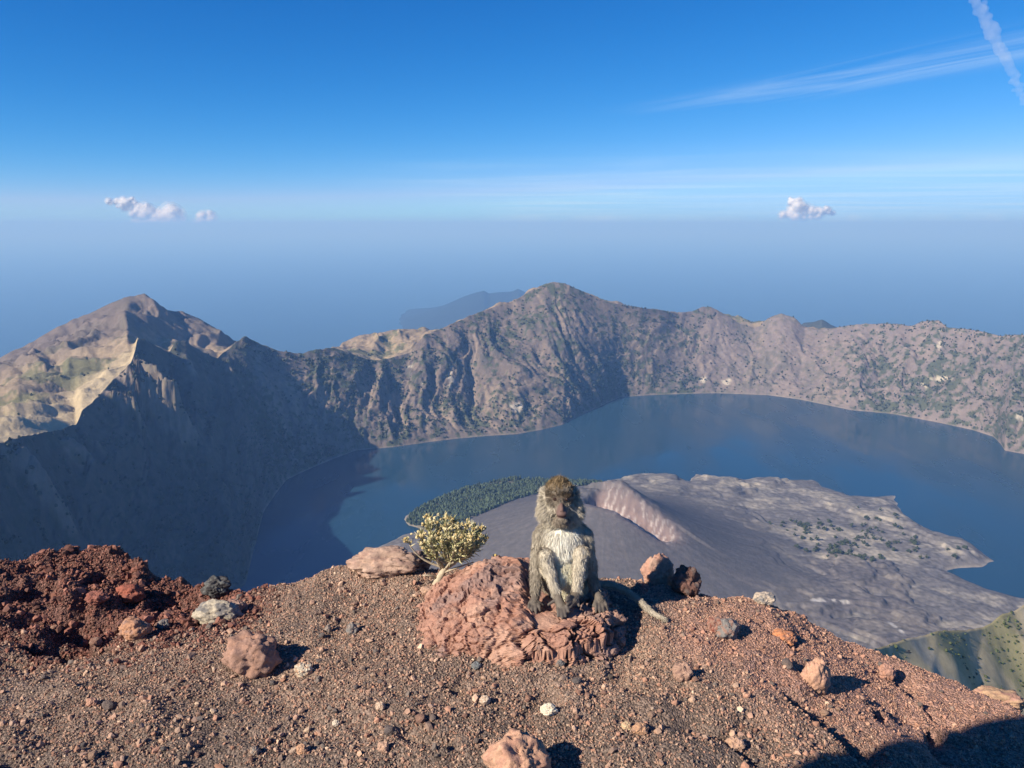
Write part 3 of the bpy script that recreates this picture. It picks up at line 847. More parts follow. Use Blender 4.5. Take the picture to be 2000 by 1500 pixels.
# the boulder the monkey sits on
SEAT = -1.262
def boulder():
    cb = np.array([0.010, 2.465, -1.40])
    ax = np.array([0.39, 0.295, 0.150])
    V, F = ico(7)
    x, y, z = V.T
    q = np.sign(V)*np.abs(V)**np.array([0.85, 0.85, 0.72])          # boxy ball
    rad_ = 1 + 0.10*fbm(x*1.5+4, y*1.5, z*1.5, o=3, seed=301)
    P = q*rad_[:, None]*ax + cb
    l_ = np.clip(-x, 0, 1)
    P[:, 2] -= 0.035*l_*(z > 0)
    # the hump behind and left of the monkey
    up = np.clip(z*1.6, 0, 1)
    lump = 0.066*np.exp(-((P[:, 0]+0.045)/0.22)**2-((P[:, 1]-2.62)/0.21)**2)
    P[:, 2] += up*lump
    # platform where it sits
    plat = sstep(0.02, 0.085, P[:, 0])*sstep(0.38, 0.32, P[:, 0])*sstep(2.66, 2.56, P[:, 1])*up
    top = SEAT - 0.010 + 0.008*noise(P[:, 0]*20, P[:, 1]*20, seed=303)
    P[:, 2] = P[:, 2]*(1-0.9*plat*(z > 0.3)) + top*0.9*plat*(z > 0.3)
    nrm = V/ax; nrm /= np.linalg.norm(nrm, axis=1)[:, None]
    nrm = nrm + np.array([0, -0.5, 0])*up[:, None]; nrm /= np.linalg.norm(nrm, axis=1)[:, None]
    X, Y, Z = P.T
    wxn = 0.30*noise(X*22, Y*22, Z*22, 3); wyn = 0.30*noise(X*22+9, Y*22, Z*22, 4)
    rightside = 0.30 + 0.70*sstep(0.04, 0.16, X)
    fa, da = cell_relief(X*11+wxn, Y*11+wyn, Z*8, 305, 0.9)
    fb, db = cell_relief(X*27+wxn*2, Y*27+wyn*2, Z*24, 306, 0.9)
    fc, dc = cell_relief(X*62+wxn*3, Y*62, Z*62, 308, 1.0)
    cre = np.exp(-(da/0.05)**2); cre2 = np.exp(-(db/0.07)**2)
    sel = sstep(-0.10, 0.20, fbm(X*6, Y*6, Z*6, o=2, seed=304)+0.05)
    amp = 1-0.7*plat*sstep(0.6, 0.9, z)
    disp = (0.024*fa*(0.55+0.45*rightside) - 0.030*cre*rightside + 0.0095*fb - 0.011*cre2*(0.3+0.7*sel) + 0.0035*fc*(0.4+0.6*sel)
            + 0.014*(ridged(X*8, Y*8, Z*8, o=4, seed=307)-0.62) + 0.005*fbm(X*60, Y*60, Z*60, o=3, seed=309))*amp
    P = P + nrm*disp[:, None]
    C = np.zeros_like(P); C[:] = (0.350, 0.188, 0.134)
    C = mixc(C, (0.42, 0.250, 0.178), sstep(0.0, 0.4, fbm(X*7, Y*7, Z*7, o=3, seed=311)))
    C = mixc(C, (0.25, 0.165, 0.140), 0.85*sstep(0.05, 0.35, fbm(X*5+3, Y*5, Z*5, o=4, seed=313)))
    C = mixc(C, (0.46, 0.29, 0.20), sstep(-1.30, -1.40, Z)*0.5*sstep(0, 0.3, fbm(X*8, Y*8+2, Z*8, o=3, seed=315)+0.1))
    C = mixc(C, (0.21, 0.09, 0.065), 0.35*cre)
    me = mesh_np('boulder', P, F, C, smooth=False, mat=M_rock)
    obj('boulder', me, label='big craggy salmon-red lava boulder the monkey sits on', category='boulder')
boulder()

def place_rock(px, py, wpx, hpx, label, base, alt, seed, depth=0.8, level=4, rot=0.0, sink=0.22, name='rock', y=None, rough=0.22, pits=0.05, facets=0.5, cat='rock', lift=0.0):
    """px, py: middle of the foot of the rock in the photo; wpx, hpx: seen size"""
    g = gpt(px, py) if y is None else W(px, py, y)[:2]
    d = g[1]*CP + 1.38*SP
    s = d/1500.0
    w = wpx*s/2; h = hpx*s
    hz = h*0.62
    me = rock_mesh(name, (w, w*depth, hz), seed, level, rough, pits, facets, base, alt, (0, 0, 0))
    o = obj(name, me, label=label, category=cat)
    o.rotation_euler = (0, 0, rot)
    z = float(ground_h(np.array([g[0]]), np.array([g[1] + w*depth*0.6]))[0])
    o.location = (g[0], g[1] + w*depth*0.75, z + hz*(1-2*sink) + lift)
    return o

place_rock(1287,1168,64,66,'red knobbly scoria lump on the ledge edge right of the monkey',SALMON,(0.42,0.27,0.20),401,level=5,y=2.80,pits=0.07)
place_rock(1343,1172,60,56,'round rock coloured dark for the monkey shadow, touching the right side of the red scoria lump',(0.16,0.085,0.065),(0.12,0.09,0.08),402,level=5,y=2.70,pits=0.08)  # dark colour stands in for the shadow of the monkey's head
place_rock(752,1142,150,48,'long pale tan crusty rock on the crest left of the shrub',(0.40,0.27,0.20),(0.33,0.21,0.16),403,level=5,y=2.74,depth=0.5,pits=0.07)
place_rock(820,1138,46,36,'dark brown rock tucked behind the foot of the shrub',(0.15,0.10,0.085),GREYR,404,y=2.80)
place_rock(482,1316,108,72,'brown-pink rounded boulder casting a shadow on the left gravel',BROWN,(0.35,0.20,0.14),405,level=5,sink=0.25,depth=0.75)
place_rock(590,1314,36,26,'small cream stone beside the shadow of the brown-pink boulder',PALE,TAN,406)
place_rock(1012,1568,124,104,'tan cracked rock cut by the bottom edge of the picture',(0.46,0.27,0.18),(0.42,0.23,0.16),407,level=5,y=1.70,depth=0.75,pits=0.06)
place_rock(1072,1398,34,20,'whitish flat pumice stone below the boulder',(0.66,0.58,0.44),(0.55,0.45,0.32),408,sink=0.2)
place_rock(414,1216,90,46,'pale grey flat rock at the head of the left hollow',(0.42,0.36,0.27),GREY,409,level=5,depth=0.6)
place_rock(452,1200,50,30,'brown rock against the back of the pale grey flat rock',BROWN,GREYR,410)
place_rock(418,1163,60,32,'dark grey jagged rock on the skyline left of the saddle',DARK,(0.13,0.13,0.12),411,level=5,y=2.80,facets=0.8,pits=0.07)
place_rock(254,1256,64,36,'orange-tan rock at the right end of the black hollow shadow',(0.42,0.22,0.13),BROWN,412,level=5)
place_rock(318,1232,26,20,'small grey wedge stone between the orange rock and the pale flat rock',GREY,GREYR,413,facets=0.9)
place_rock(208,1236,22,16,'small red stone at the tip of the black hollow shadow',RED,BROWN,414)
place_rock(1422,1248,52,38,'grey triangular rock below the crest right of the monkey shadow',GREY,(0.28,0.17,0.13),415,facets=0.95,level=5)
place_rock(1400,1240,34,30,'red-brown lump leaning on the grey triangular rock',BROWN,RED,416)
place_rock(1534,1256,50,26,'bright orange flat rock on the right slope',(0.50,0.21,0.10),(0.40,0.20,0.13),417)
place_rock(1496,1190,44,20,'pale grey stone on the right crest skyline',(0.46,0.37,0.28),GREY,418,y=2.66)
place_rock(1598,1344,60,68,'upright tan stone standing on the right slope',(0.48,0.28,0.185),(0.42,0.24,0.17),419,level=5,depth=0.6,facets=0.7,sink=0.1)
place_rock(1738,1322,34,30,'small salmon rock at the top of a crack on the right slope',SALMON,(0.40,0.21,0.14),420)
place_rock(686,1240,26,22,'small grey pointed stone on the gravel left of the boulder',GREY,(0.30,0.22,0.17),421,facets=0.95)
place_rock(640,1226,14,16,'thin upright splinter stone left of the grey pointed stone',(0.33,0.25,0.20),GREY,422,facets=0.9)
place_rock(742,1396,20,16,'pale stone on the gravel near the bottom centre-left',(0.50,0.38,0.28),TAN,423)
place_rock(946,1378,22,16,'cream pebble up and left of the whitish pumice',(0.52,0.42,0.32),TAN,424)
place_rock(1225,1428,22,14,'yellowish flat stone right of the bottom shadow',(0.56,0.42,0.25),TAN,425)
place_rock(1252,1440,32,20,'orange-tan stone just below the yellowish flat stone',(0.46,0.27,0.16),BROWN,426)
place_rock(1440,1450,36,24,'tan stone on the lower right gravel',(0.46,0.29,0.20),TAN,427)
place_rock(245,1178,56,34,'rust-red lump on the face of the left mound',(0.30,0.10,0.065),RED,428,level=5)
place_rock(185,1196,44,24,'reddish-brown rock low on the left mound',(0.27,0.11,0.08),RED,429)
place_rock(310,1182,24,16,'pinkish stone between the left mound and the pale grey flat rock',(0.42,0.25,0.20),BROWN,430)
place_rock(588,1476,24,18,'orange pebble in the bottom left gravel',(0.48,0.27,0.16),TAN,431)
place_rock(496,1474,20,18,'grey-brown pebble left of the orange pebble at the bottom',(0.36,0.26,0.19),GREY,432)
place_rock(177,1384,22,16,'pinkish round pebble in the left gravel',(0.46,0.26,0.18),SALMON,433)
place_rock(842,1170,46,16,'low tan slab at the foot of the shrub',(0.42,0.27,0.19),TAN,434)
place_rock(1335,1335,38,34,'blocky tan rock on the slope right of the boulder',(0.37,0.23,0.165),BROWN,435)
place_rock(1960,1345,120,40,'warm tan ledge rock at the far right edge of the slope',(0.44,0.28,0.17),SALMON,436,level=5,y=2.46,depth=0.5,sink=0.35)
place_rock(930,1305,20,12,'small blue-grey stone in front of the boulder',(0.17,0.18,0.175),GREY,437)
place_rock(1095,1300,18,16,'dark grey stone against the front foot of the boulder',(0.14,0.135,0.13),GREY,438)
place_rock(748,1478,24,18,'pink-tan pebble left of the cracked bottom rock',(0.44,0.28,0.20),TAN,439)
place_rock(655,1416,14,11,'bright cream pebble in the lower left gravel',(0.60,0.50,0.38),PALE,440)

# stones that nothing tells apart: fist to walnut size, loose in the gravel
stone_me = [rock_mesh('cinder_stone', (1, 0.8, 0.65), 500+i, 2, 0.25, 0.03, 0.7, *c, smooth=False) for i, c in enumerate(
    [((0.30,0.175,0.125),(0.25,0.14,0.11)), ((0.20,0.15,0.125),(0.16,0.13,0.12)), ((0.36,0.23,0.16),(0.30,0.2,0.15)), ((0.15,0.13,0.12),(0.19,0.15,0.13)), ((0.33,0.18,0.125),(0.40,0.25,0.18))])]
k = 0
while k < 130:
    px, py = rng.uniform(0, 2000), rng.uniform(1120, 1500)
    if 790 < px < 1240 and py < 1310:
        continue
    g = gpt(px, py)
    a = math.atan2(g[0], g[1])
    if math.hypot(*g) > np.interp(a, cr_a, cr_r)-0.03 or g[1] > 2.74:
        continue
    s_ = 0.0075*(1+rng.pareto(3.4))
    s_ = min(s_, 0.022)
    ci = int(rng.integers(5))
    zone = ('on the red mound at left' if px < 420 and py < 1300 else 'in the gravel at lower left' if px < 700 else
            'in the gravel below the big boulder' if px < 1300 else 'on the pink slope at right' if px > 1500 else 'in the gravel right of the big boulder')
    lab = ('pinkish-brown', 'grey-brown', 'tan', 'dark grey', 'orange-tan')[ci] + ' loose cinder stone ' + zone
    grp = 'loose cinder stones ' + zone
    o = obj('cinder_stone', stone_me[ci], label=lab, category='stone', group=grp)
    o.scale = (s_, s_, s_)
    o.rotation_euler = (rng.uniform(-0.5, 0.5), rng.uniform(-0.5, 0.5), rng.uniform(0, 6.28))
    o.location = (g[0], g[1], float(ground_h(np.array([g[0]]), np.array([g[1]]))[0]) + s_*0.38)
    k += 1

# gravel: real little stones over the whole ledge
def gravel(n, smin, smax, power, seed):
    r_ = np.random.default_rng(seed)
    V0 = np.array([(1,0,0),(-1,0,0),(0,1,0),(0,-1,0),(0,0,1),(0,0,-1)], float); F0 = np.array([(0,2,4),(2,1,4),(1,3,4),(3,0,4),(2,0,5),(1,2,5),(3,1,5),(0,3,5)])
    if smax > 0.009:
        V0, F0 = ico(1)
    a = r_.uniform(rad(-41), rad(40), n*2); r = np.sqrt(r_.uniform(1.62**2, 3.95**2, n*2))
    ok = r < np.interp(a, cr_a, cr_r)+0.05
    a, r = a[ok][:n], r[ok][:n]
    x = r*np.sin(a); y = r*np.cos(a)
    keep = fbm(x*3.1, y*3.1, o=3, seed=seed+2) + r_.uniform(-0.45, 0.6, len(x)) > -0.30
    x, y = x[keep], y[keep]
    n = len(x)
    z = ground_h(x, y)
    C0, red, right = ground_colour(x, y)
    size = smin + (smax-smin)*r_.random(n)**power
    size = size*(1+0.55*red)*(1-0.25*right)
    sc = np.stack([size, size*r_.uniform(0.6, 1, n), size*r_.uniform(0.5, 0.9, n)], -1)
    q = r_.normal(size=(n, 4)); q /= np.linalg.norm(q, axis=1)[:, None]
    w_, i_, j_, k_ = q.T
    R = np.stack([1-2*(j_*j_+k_*k_), 2*(i_*j_-k_*w_), 2*(i_*k_+j_*w_), 2*(i_*j_+k_*w_), 1-2*(i_*i_+k_*k_), 2*(j_*k_-i_*w_), 2*(i_*k_-j_*w_), 2*(j_*k_+i_*w_), 1-2*(i_*i_+j_*j_)], -1).reshape(n, 3, 3)
    P = V0[None]*sc[:, None]*(1+0.28*r_.normal(size=(n, len(V0), 1)).clip(-1.6, 1.6))
    P = np.einsum('nij,nvj->nvi', R, P)
    P = P + np.stack([x, y, z+size*0.28], -1)[:, None]
    F = F0[None] + (np.arange(n)*len(V0))[:, None, None]
    pal = np.array([(0.33,0.218,0.165),(0.40,0.275,0.205),(0.24,0.182,0.148),(0.145,0.125,0.112),(0.45,0.32,0.235),(0.36,0.21,0.15),(0.54,0.42,0.31),(0.28,0.205,0.165)])
    c = pal[r_.choice(len(pal), n, p=[.25,.17,.15,.10,.08,.15,.02,.08])]
    c = np.where((red > r_.random(n))[:, None], np.array([(0.19,0.085,0.065),(0.26,0.125,0.095),(0.13,0.068,0.056)])[r_.integers(0, 3, n)], c)
    c = np.where((right*0.9 > r_.random(n))[:, None], np.array([(0.41,0.245,0.18),(0.35,0.20,0.15),(0.46,0.30,0.22)])[r_.integers(0, 3, n)], c)
    c = c*r_.uniform(0.75, 1.2, n)[:, None]*np.array([1.05, 0.97, 0.90])
    return P.reshape(-1, 3), F.reshape(-1, 3), np.repeat(c, len(V0), 0)
parts_ = [gravel(100000, 0.0022, 0.0058, 1.8, 601), gravel(5200, 0.0045, 0.0125, 2.4, 607)]
off = 0; Vg, Fg, Cg = [], [], []
for P_, F_, c_ in parts_:
    Vg.append(P_); Fg.append(F_+off); Cg.append(c_); off += len(P_)
obj('gravel', mesh_np('gravel', np.vstack(Vg), np.vstack(Fg), np.vstack(Cg), smooth=False, mat=M_pebble), kind='stuff')

# unseen rock added left of the camera, casting the photographer's shadow lower right
def shadow_caster():
    me = rock_mesh('shadow_caster', (0.48, 0.52, 1.6), 777, 5, 0.2, 0.05, 0.5, BROWN, SALMON)
    o = obj('shadow_caster', me, label='unseen brown rock added beside the camera to shade the lower right corner', category='rock')
    o.location = (-1.80, -0.37, -0.35)
shadow_caster()

# ------------------------------------------------------------------ far trees
def batch(V0, F0, pos, scale, rotz, col, jitter, r_):
    n = len(pos)
    P = V0[None]*scale[:, None]*(1+jitter*r_.normal(size=(n, len(V0), 1)).clip(-1.5, 1.5))
    c, s = np.cos(rotz)[:, None], np.sin(rotz)[:, None]
    P = np.stack([P[..., 0]*c-P[..., 1]*s, P[..., 0]*s+P[..., 1]*c, P[..., 2]], -1) + pos[:, None]
    F = F0[None] + (np.arange(n)*len(V0))[:, None, None]
    return P.reshape(-1, 3), F.reshape(-1, 3), np.repeat(col, len(V0), 0)

def wall_trees(n):
    r_ = np.random.default_rng(900)
    nr, nc = R2.shape
    i = r_.integers(4, 4+n_wall+n_dip, n*9); j = r_.integers(0, nc-1, n*9)
    p = Vc[i, j] + (Vc[np.minimum(i+1, nr-1), j]-Vc[i, j])*r_.random((len(i), 1)) + (Vc[i, j+1]-Vc[i, j])*r_.random((len(i), 1))
    s = S2[i, j]; a = A2[i, j]
    dens = 0.26 + 1.7*np.clip(veg[i, j]-0.15, 0, 1) + 0.5*sstep(0.35, 0.0, s)
    dens = dens*(1-0.55*smooth_r[i, j])
    dens = np.where(np.abs(s-1) < 0.02, 0.5*(a > rad(3)) + 0.12, dens)
    dens = np.where(s > 1.02, 0.10*(green[i, j] > 0.4), dens)
    dens = dens*(0.30+1.1*sstep(0.12, -0.18, g2[i, j]))
    dens = np.where(s < 0.012, 0, dens)
    dens = dens*(0.25+0.75*sstep(-0.12, 0.2, fbm(p[:, 0]/160, p[:, 1]/160, p[:, 2]/160, o=3, seed=901)))
    ok = np.where(r_.random(len(i)) < dens)[0][:n]
    p = p[ok]; n = len(ok)
    h = r_.uniform(6, 15, n)
    sc = np.stack([h*r_.uniform(0.45, 0.8, n)]*2 + [h*0.75], -1)
    col = np.array([0.050, 0.056, 0.037])*r_.uniform(0.6, 1.5, n)[:, None]*np.array([1, 1, 1])
    V0, F0 = ico(1)
    return batch(V0, F0, p + np.array([0, 0, 1])*h[:, None]*0.5, sc, r_.uniform(0, 6.28, n), col, 0.2, r_)
P_, F_, c_ = wall_trees(10500)
obj('wall_woodland', mesh_np('wall_woodland', P_, F_, c_, smooth=False, mat=M_tree), kind='stuff')

def forest(n):
    r_ = np.random.default_rng(910)
    lo, hi = fpoly.min(0), fpoly.max(0)
    xy = r_.uniform(lo, hi, (n*3, 2))
    ok = poly_sdf(xy[:, 0], xy[:, 1], fpoly) > 8
    xy = xy[ok][:n]
    H = lava_height(xy[:, 0], xy[:, 1])[0]
    ok = (H > 3) & (H < 120)
    xy, H = xy[ok], H[ok]; n = len(xy)
    h = r_.uniform(12, 27, n)
    sc = np.stack([h*r_.uniform(0.28, 0.45, n)]*2 + [h*0.55], -1)
    col = np.array([0.048, 0.066, 0.040])*r_.uniform(0.4, 1.7, n)[:, None]
    V0, F0 = ico(1)
    V0 = V0.copy(); V0[:, :2] *= (1-0.45*np.clip(V0[:, 2:3], 0, 1))
    pos = np.c_[xy, LAKE+H+h*0.45]
    return batch(V0, F0, pos, sc, r_.uniform(0, 6.28, n), col, 0.18, r_)
P_, F_, c_ = forest(4200)
obj('forest', mesh_np('forest', P_, F_, c_, smooth=False, mat=M_tree), kind='stuff')

# single trees on the lava field
def tree_proto(seed):
    r_ = np.random.default_rng(seed)
    V0, F0 = ico(2)
    Vs, Fs, Cs_, o_ = [], [], [], 0
    for _ in range(9):
        c = r_.normal(size=3)*np.array([0.28, 0.28, 0.22]) + np.array([0, 0, 0.66])
        s = r_.uniform(0.16, 0.30)
        P = V0*s*np.array([1, 1, 0.85])*(1+0.22*r_.normal(size=(len(V0), 1)).clip(-1.5, 1.5)) + c
        Vs.append(P); Fs.append(F0+o_); o_ += len(V0)
        Cs_.append(np.tile(np.array([0.052, 0.064, 0.034])*r_.uniform(0.7, 1.35), (len(V0), 1)))
    a = np.linspace(0, 2*np.pi, 6, endpoint=False)
    tr = np.vstack([np.c_[0.05*np.cos(a), 0.05*np.sin(a), np.full(6, -0.1)], np.c_[0.025*np.cos(a), 0.025*np.sin(a), np.full(6, 0.6)]])
    tf = []
    for i in range(6):
        j = (i+1) % 6
        tf += [(i, j, 6+j), (i, 6+j, 6+i)]
    Vs.append(tr); Fs.append(np.array(tf)+o_); Cs_.append(np.tile([0.12, 0.09, 0.07], (12, 1)))
    return mesh_np('lava_field_tree', np.vstack(Vs), np.vstack(Fs), np.vstack(Cs_), smooth=False, mat=M_tree)
tree_me = [tree_proto(920+i) for i in range(4)]
r_ = np.random.default_rng(925)
clusters = [(1705,1030,60,26,22),(1660,1065,80,22,34),(1560,1030,45,12,20),(1640,1085,70,12,22),(1610,1030,60,12,12),(1770,1060,60,20,14),(1840,1080,50,16,10),(1580,1050,20,14,7),(1700,1095,50,8,10)]
tree_where = ['in the scattered clump nearest the lake point', 'in the densest clump in the middle of the lava field', 'in the leftmost clump on the lava field', 'along the near edge of the dense clump',
              'in the thin strip above the leftmost clump', 'between the dense clump and the lake', 'on the low point that juts into the lake', 'in the tight knot at the left of the lava trees', 'in the short row nearest the viewer']
for q_, (cx, cy, wx_, wy_, n) in enumerate(clusters):
    for _ in range(n):
        px, py = cx+r_.normal()*wx_*0.5, cy+r_.normal()*wy_*0.5
        w = Wz(px, py, LAKE+28.0)
        H, sd_ = lava_height(np.array([w[0]]), np.array([w[1]]))[:2]
        if sd_[0] < 25:
            continue
        o = obj('lava_field_tree', tree_me[r_.integers(4)], label='small dark tree ' + tree_where[q_], category='tree', group='lava field trees ' + tree_where[q_])
        s = r_.uniform(11, 21)
        o.scale = (s, s, s*r_.uniform(0.8, 1.1)); o.rotation_euler = (0, 0, r_.uniform(0, 6.28))
        o.location = (w[0], w[1], LAKE+float(H[0])-0.5)

# scrub on the grassy shoulder
def shoulder_scrub(n):
    r_ = np.random.default_rng(930)
    nr, nc = zz_.shape
    i = r_.integers(0, 110, n*4); j = r_.integers(0, nc-1, n*4)
    p = Vs[i, j] + (Vs[i, j+1]-Vs[i, j])*r_.random((len(i), 1)) + (Vs[np.minimum(i+1, nr-1), j]-Vs[i, j])*r_.random((len(i), 1))
    d = sstep(-0.1, 0.25, g1_[i, j]+0.3*g2_[i, j])*0.5+0.03
    ok = np.where(r_.random(len(i)) < d)[0][:n]
    p = p[ok]; n = len(ok)
    h = r_.uniform(0.8, 2.6, n)
    sc = np.stack([h*0.8, h*0.8, h*0.6], -1)
    col = np.array([0.075, 0.09, 0.042])*r_.uniform(0.6, 1.4, n)[:, None]
    V0, F0 = ico(1)
    return batch(V0, F0, p+np.array([0, 0, 0.3]), sc, r_.uniform(0, 6.28, n), col, 0.25, r_)
P_, F_, c_ = shoulder_scrub(2200)
obj('scrub', mesh_np('scrub', P_, F_, c_, smooth=False, mat=M_tree), kind='stuff')

# ------------------------------------------------------------------ the shrub behind the boulder
def tube(pts, radii, n=7):
    pts = np.asarray(pts, float); radii = np.asarray(radii, float)
    m = len(pts)
    t = np.gradient(pts, axis=0); t /= np.linalg.norm(t, axis=1)[:, None]
    ref = np.array([0.31, 0.87, 0.2])
    V = []
    a = np.linspace(0, 2*np.pi, n, endpoint=False)
    for i in range(m):
        u = np.cross(t[i], ref); u /= np.linalg.norm(u); v = np.cross(t[i], u)
        V.append(pts[i] + radii[i]*(np.cos(a)[:, None]*u + np.sin(a)[:, None]*v))
    V.append(pts[:1]-t[0]*radii[0]*0.4); V.append(pts[-1:]+t[-1]*radii[-1]*0.7)
    V = np.vstack(V); F = []
    for i in range(m-1):
        for j in range(n):
            k = (j+1) % n
            F += [(i*n+j, (i+1)*n+k, i*n+k), (i*n+j, (i+1)*n+j, (i+1)*n+k)]
    for j in range(n):
        k = (j+1) % n
        F += [(m*n, j, k), (m*n+1, (m-1)*n+k, (m-1)*n+j)]
    return V, np.array(F)

def bez(p0, p1, p2, n):
    t = np.linspace(0, 1, n)[:, None]
    return (1-t)**2*p0 + 2*t*(1-t)*p1 + t*t*p2

def leaf_strips(base, direction, length, width, r_):
    """narrow curved leaves: 3 cross-lines each"""
    n = len(base)
    d = direction/np.linalg.norm(direction, axis=1)[:, None]
    s = np.cross(d, r_.normal(size=(n, 3))); s /= np.linalg.norm(s, axis=1)[:, None]
    up = np.cross(s, d)
    P = []
    for f, w, b in ((0, 0.35, 0), (0.45, 1.0, 0.10), (1.0, 0.12, -0.06)):
        c = base + d*(length*f)[:, None] + up*(length*b)[:, None]
        P += [c - s*(width*w)[:, None], c + s*(width*w)[:, None]]
    V = np.stack(P, 1)
    F = np.array([(0, 1, 3, 2), (2, 3, 5, 4)])
    F = F[None] + (np.arange(n)*6)[:, None, None]
    return V.reshape(-1, 3), F.reshape(-1, 4)

def shrub():
    r_ = np.random.default_rng(950)
    YB = 2.70
    base = W(848, 1138, YB)
    base[2] = min(base[2], float(ground_h(np.array([base[0]]), np.array([base[1]]))[0])) - 0.005
    root = thing('flowering_shrub', 'dry cream-flowered everlasting shrub growing behind the boulder', 'shrub', tuple(base))
    L = lambda p: np.asarray(p)-base
    fork = L(W(876, 1100, YB))
    def part(name, V, F, mat, col=None, smooth=True, parent=None):
        return obj(name, mesh_np(name, V, F, col, smooth=smooth, mat=mat), parent or root)
    V, F = tube(bez(np.zeros(3)-[0, 0, 0.01], L(W(862, 1120, YB)), fork, 7), np.linspace(0.017, 0.010, 7), 9)
    part('trunk', V, F, M_bark)
    tips = [(838,1012,-.03),(836,1026,.04),(870,1012,0),(884,1018,.05),(872,1030,-.06),(858,1034,.06),(797,1058,-.02),(912,1026,.02),(926,1030,-.04),(938,1034,.05),(945,1052,0),
            (862,1052,-.08),(890,1052,-.09),(932,1062,-.05),(905,1045,.08),(840,1048,-.06),(822,1045,.03),(895,1030,.10),(918,1050,-.08),(852,1020,.09),(828,1066,-.04),(930,1045,.09),(880,1060,.12),(905,1070,-.07)]
    LV, LF, lo, LC = [], [], 0, []
    for k, (px, py, dy) in enumerate(tips):
        tip = L(W(px, py, YB+dy))
        low = px < 815
        start = fork if k % 3 else fork*0.75
        if low:
            start = fork*0.8
        mid = start + (tip-start)*0.5 + np.array([(tip[0]-start[0])*0.28, (tip[1]-start[1])*0.3, -0.02 if not low else -0.025])
        c = bez(start, mid, tip, 8)
        V, F = tube(c, np.linspace(0.0052, 0.0020, 8), 5)
        br = part('branch', V, F, M_bark)
        # side twigs carry leaves
        n = 115 if not low else 10
        t = r_.uniform(0.34, 1.0, n) if not low else r_.uniform(0.85, 1, n)
        idx = t*7; i0 = np.minimum(idx.astype(int), 6)
        b = c[i0] + (c[i0+1]-c[i0])*(idx-i0)[:, None]
        axis = c[i0+1]-c[i0]; axis /= np.linalg.norm(axis, axis=1)[:, None]
        d = axis*0.9 + r_.normal(size=(n, 3))*0.55 + np.array([0, 0, 0.25])
        Vl, Fl = leaf_strips(b, d, r_.uniform(0.020, 0.042, n), r_.uniform(0.0016, 0.0030, n), r_)
        LV.append(Vl); LF.append(Fl+lo); lo += len(Vl)
        col = np.array([(0.42,0.39,0.19),(0.27,0.26,0.12),(0.52,0.47,0.25),(0.58,0.50,0.27)])[r_.integers(0, 4, n)]*r_.uniform(0.7, 1.15, (n, 1))
        LC.append(np.repeat(col, 6, 0))
        # flower head: a tight cluster of papery buttons
        V0, F0 = ico(2)
        hv, hf, ho, hc = [], [], 0, []
        for q in range(11 if not low else 7):
            s = r_.uniform(0.0036, 0.0060)
            pc = tip + r_.normal(size=3)*np.array([0.0105, 0.0105, 0.007]) + [0, 0, 0.004]
            hv.append(V0*s*(1+0.2*r_.normal(size=(len(V0), 1))) + pc); hf.append(F0+ho); ho += len(V0)
            hc.append(np.tile(np.array([(0.54,0.42,0.20),(0.60,0.50,0.28),(0.46,0.33,0.14)])[r_.integers(0, 3)]*r_.uniform(0.8, 1.1), (len(V0), 1)))
        part('flower_head', np.vstack(hv), np.vstack(hf), M_flower, np.vstack(hc), smooth=False, parent=br)
    part('foliage', np.vstack(LV), np.vstack(LF), M_leaf, np.vstack(LC), smooth=False)
    for (pts) in [[(858,1122,0),(892,1108,-.02),(925,1098,-.03)],[(862,1112,0),(850,1092,-.02),(846,1078,-.02)],[(852,1128,0),(838,1122,-.03),(826,1124,-.02)],
                  [(872,1104,0),(900,1085,.03),(925,1075,.05)]]:
        q = [L(W(a, b, YB+c)) for a, b, c in pts]
        V, F = tube(bez(q[0], q[1], q[2], 7), np.linspace(0.0055, 0.0022, 7), 5)
        part('bare_branch', V, F, M_bark)
shrub()

def tuft():
    r_ = np.random.default_rng(955)
    b = W(968, 1090, 2.68)
    root = thing('flower_tuft', 'tiny yellow flower tuft peeking over the top of the boulder', 'plant', tuple(b))
    V, F = tube(np.array([[0, 0, -0.11], [0.003, 0, -0.04], [0, 0, 0.006]]), [0.003, 0.0025, 0.002], 5)
    obj('stem', mesh_np('stem', V, F, mat=M_bark), root)
    V0, F0 = ico(2)
    hv, hf, ho = [], [], 0
    for q in range(7):
        hv.append(V0*r_.uniform(0.004, 0.006) + r_.normal(size=3)*0.006 + [0, 0, 0.008]); hf.append(F0+ho); ho += len(V0)
    V = np.vstack(hv)
    obj('flower_head', mesh_np('flower_head', V, np.vstack(hf), np.tile([0.62, 0.46, 0.16], (len(V), 1)), mat=M_flower), root)
    n = 20
    Vl, Fl = leaf_strips(np.array([0, 0, -0.05])+r_.normal(size=(n, 3))*0.004, r_.normal(size=(n, 3))*0.6+[0, 0, 0.9], r_.uniform(0.02, 0.04, n), np.full(n, 0.0018), r_)
    obj('foliage', mesh_np('foliage', Vl, Fl, np.tile([0.30, 0.29, 0.14], (len(Vl), 1)), smooth=False, mat=M_leaf), root)
tuft()

# ------------------------------------------------------------------ the monkey
prims = []      # (kind, tag, p0, p1 or radii, r0, r1)
def cap(tag, p0, p1, r0, r1):
    prims.append(('c', tag, np.asarray(p0, float), np.asarray(p1, float), r0, r1))
def ell(tag, c, rads, tilt=0.0):
    prims.append(('e', tag, np.asarray(c, float), np.asarray(rads, float), tilt, 0))

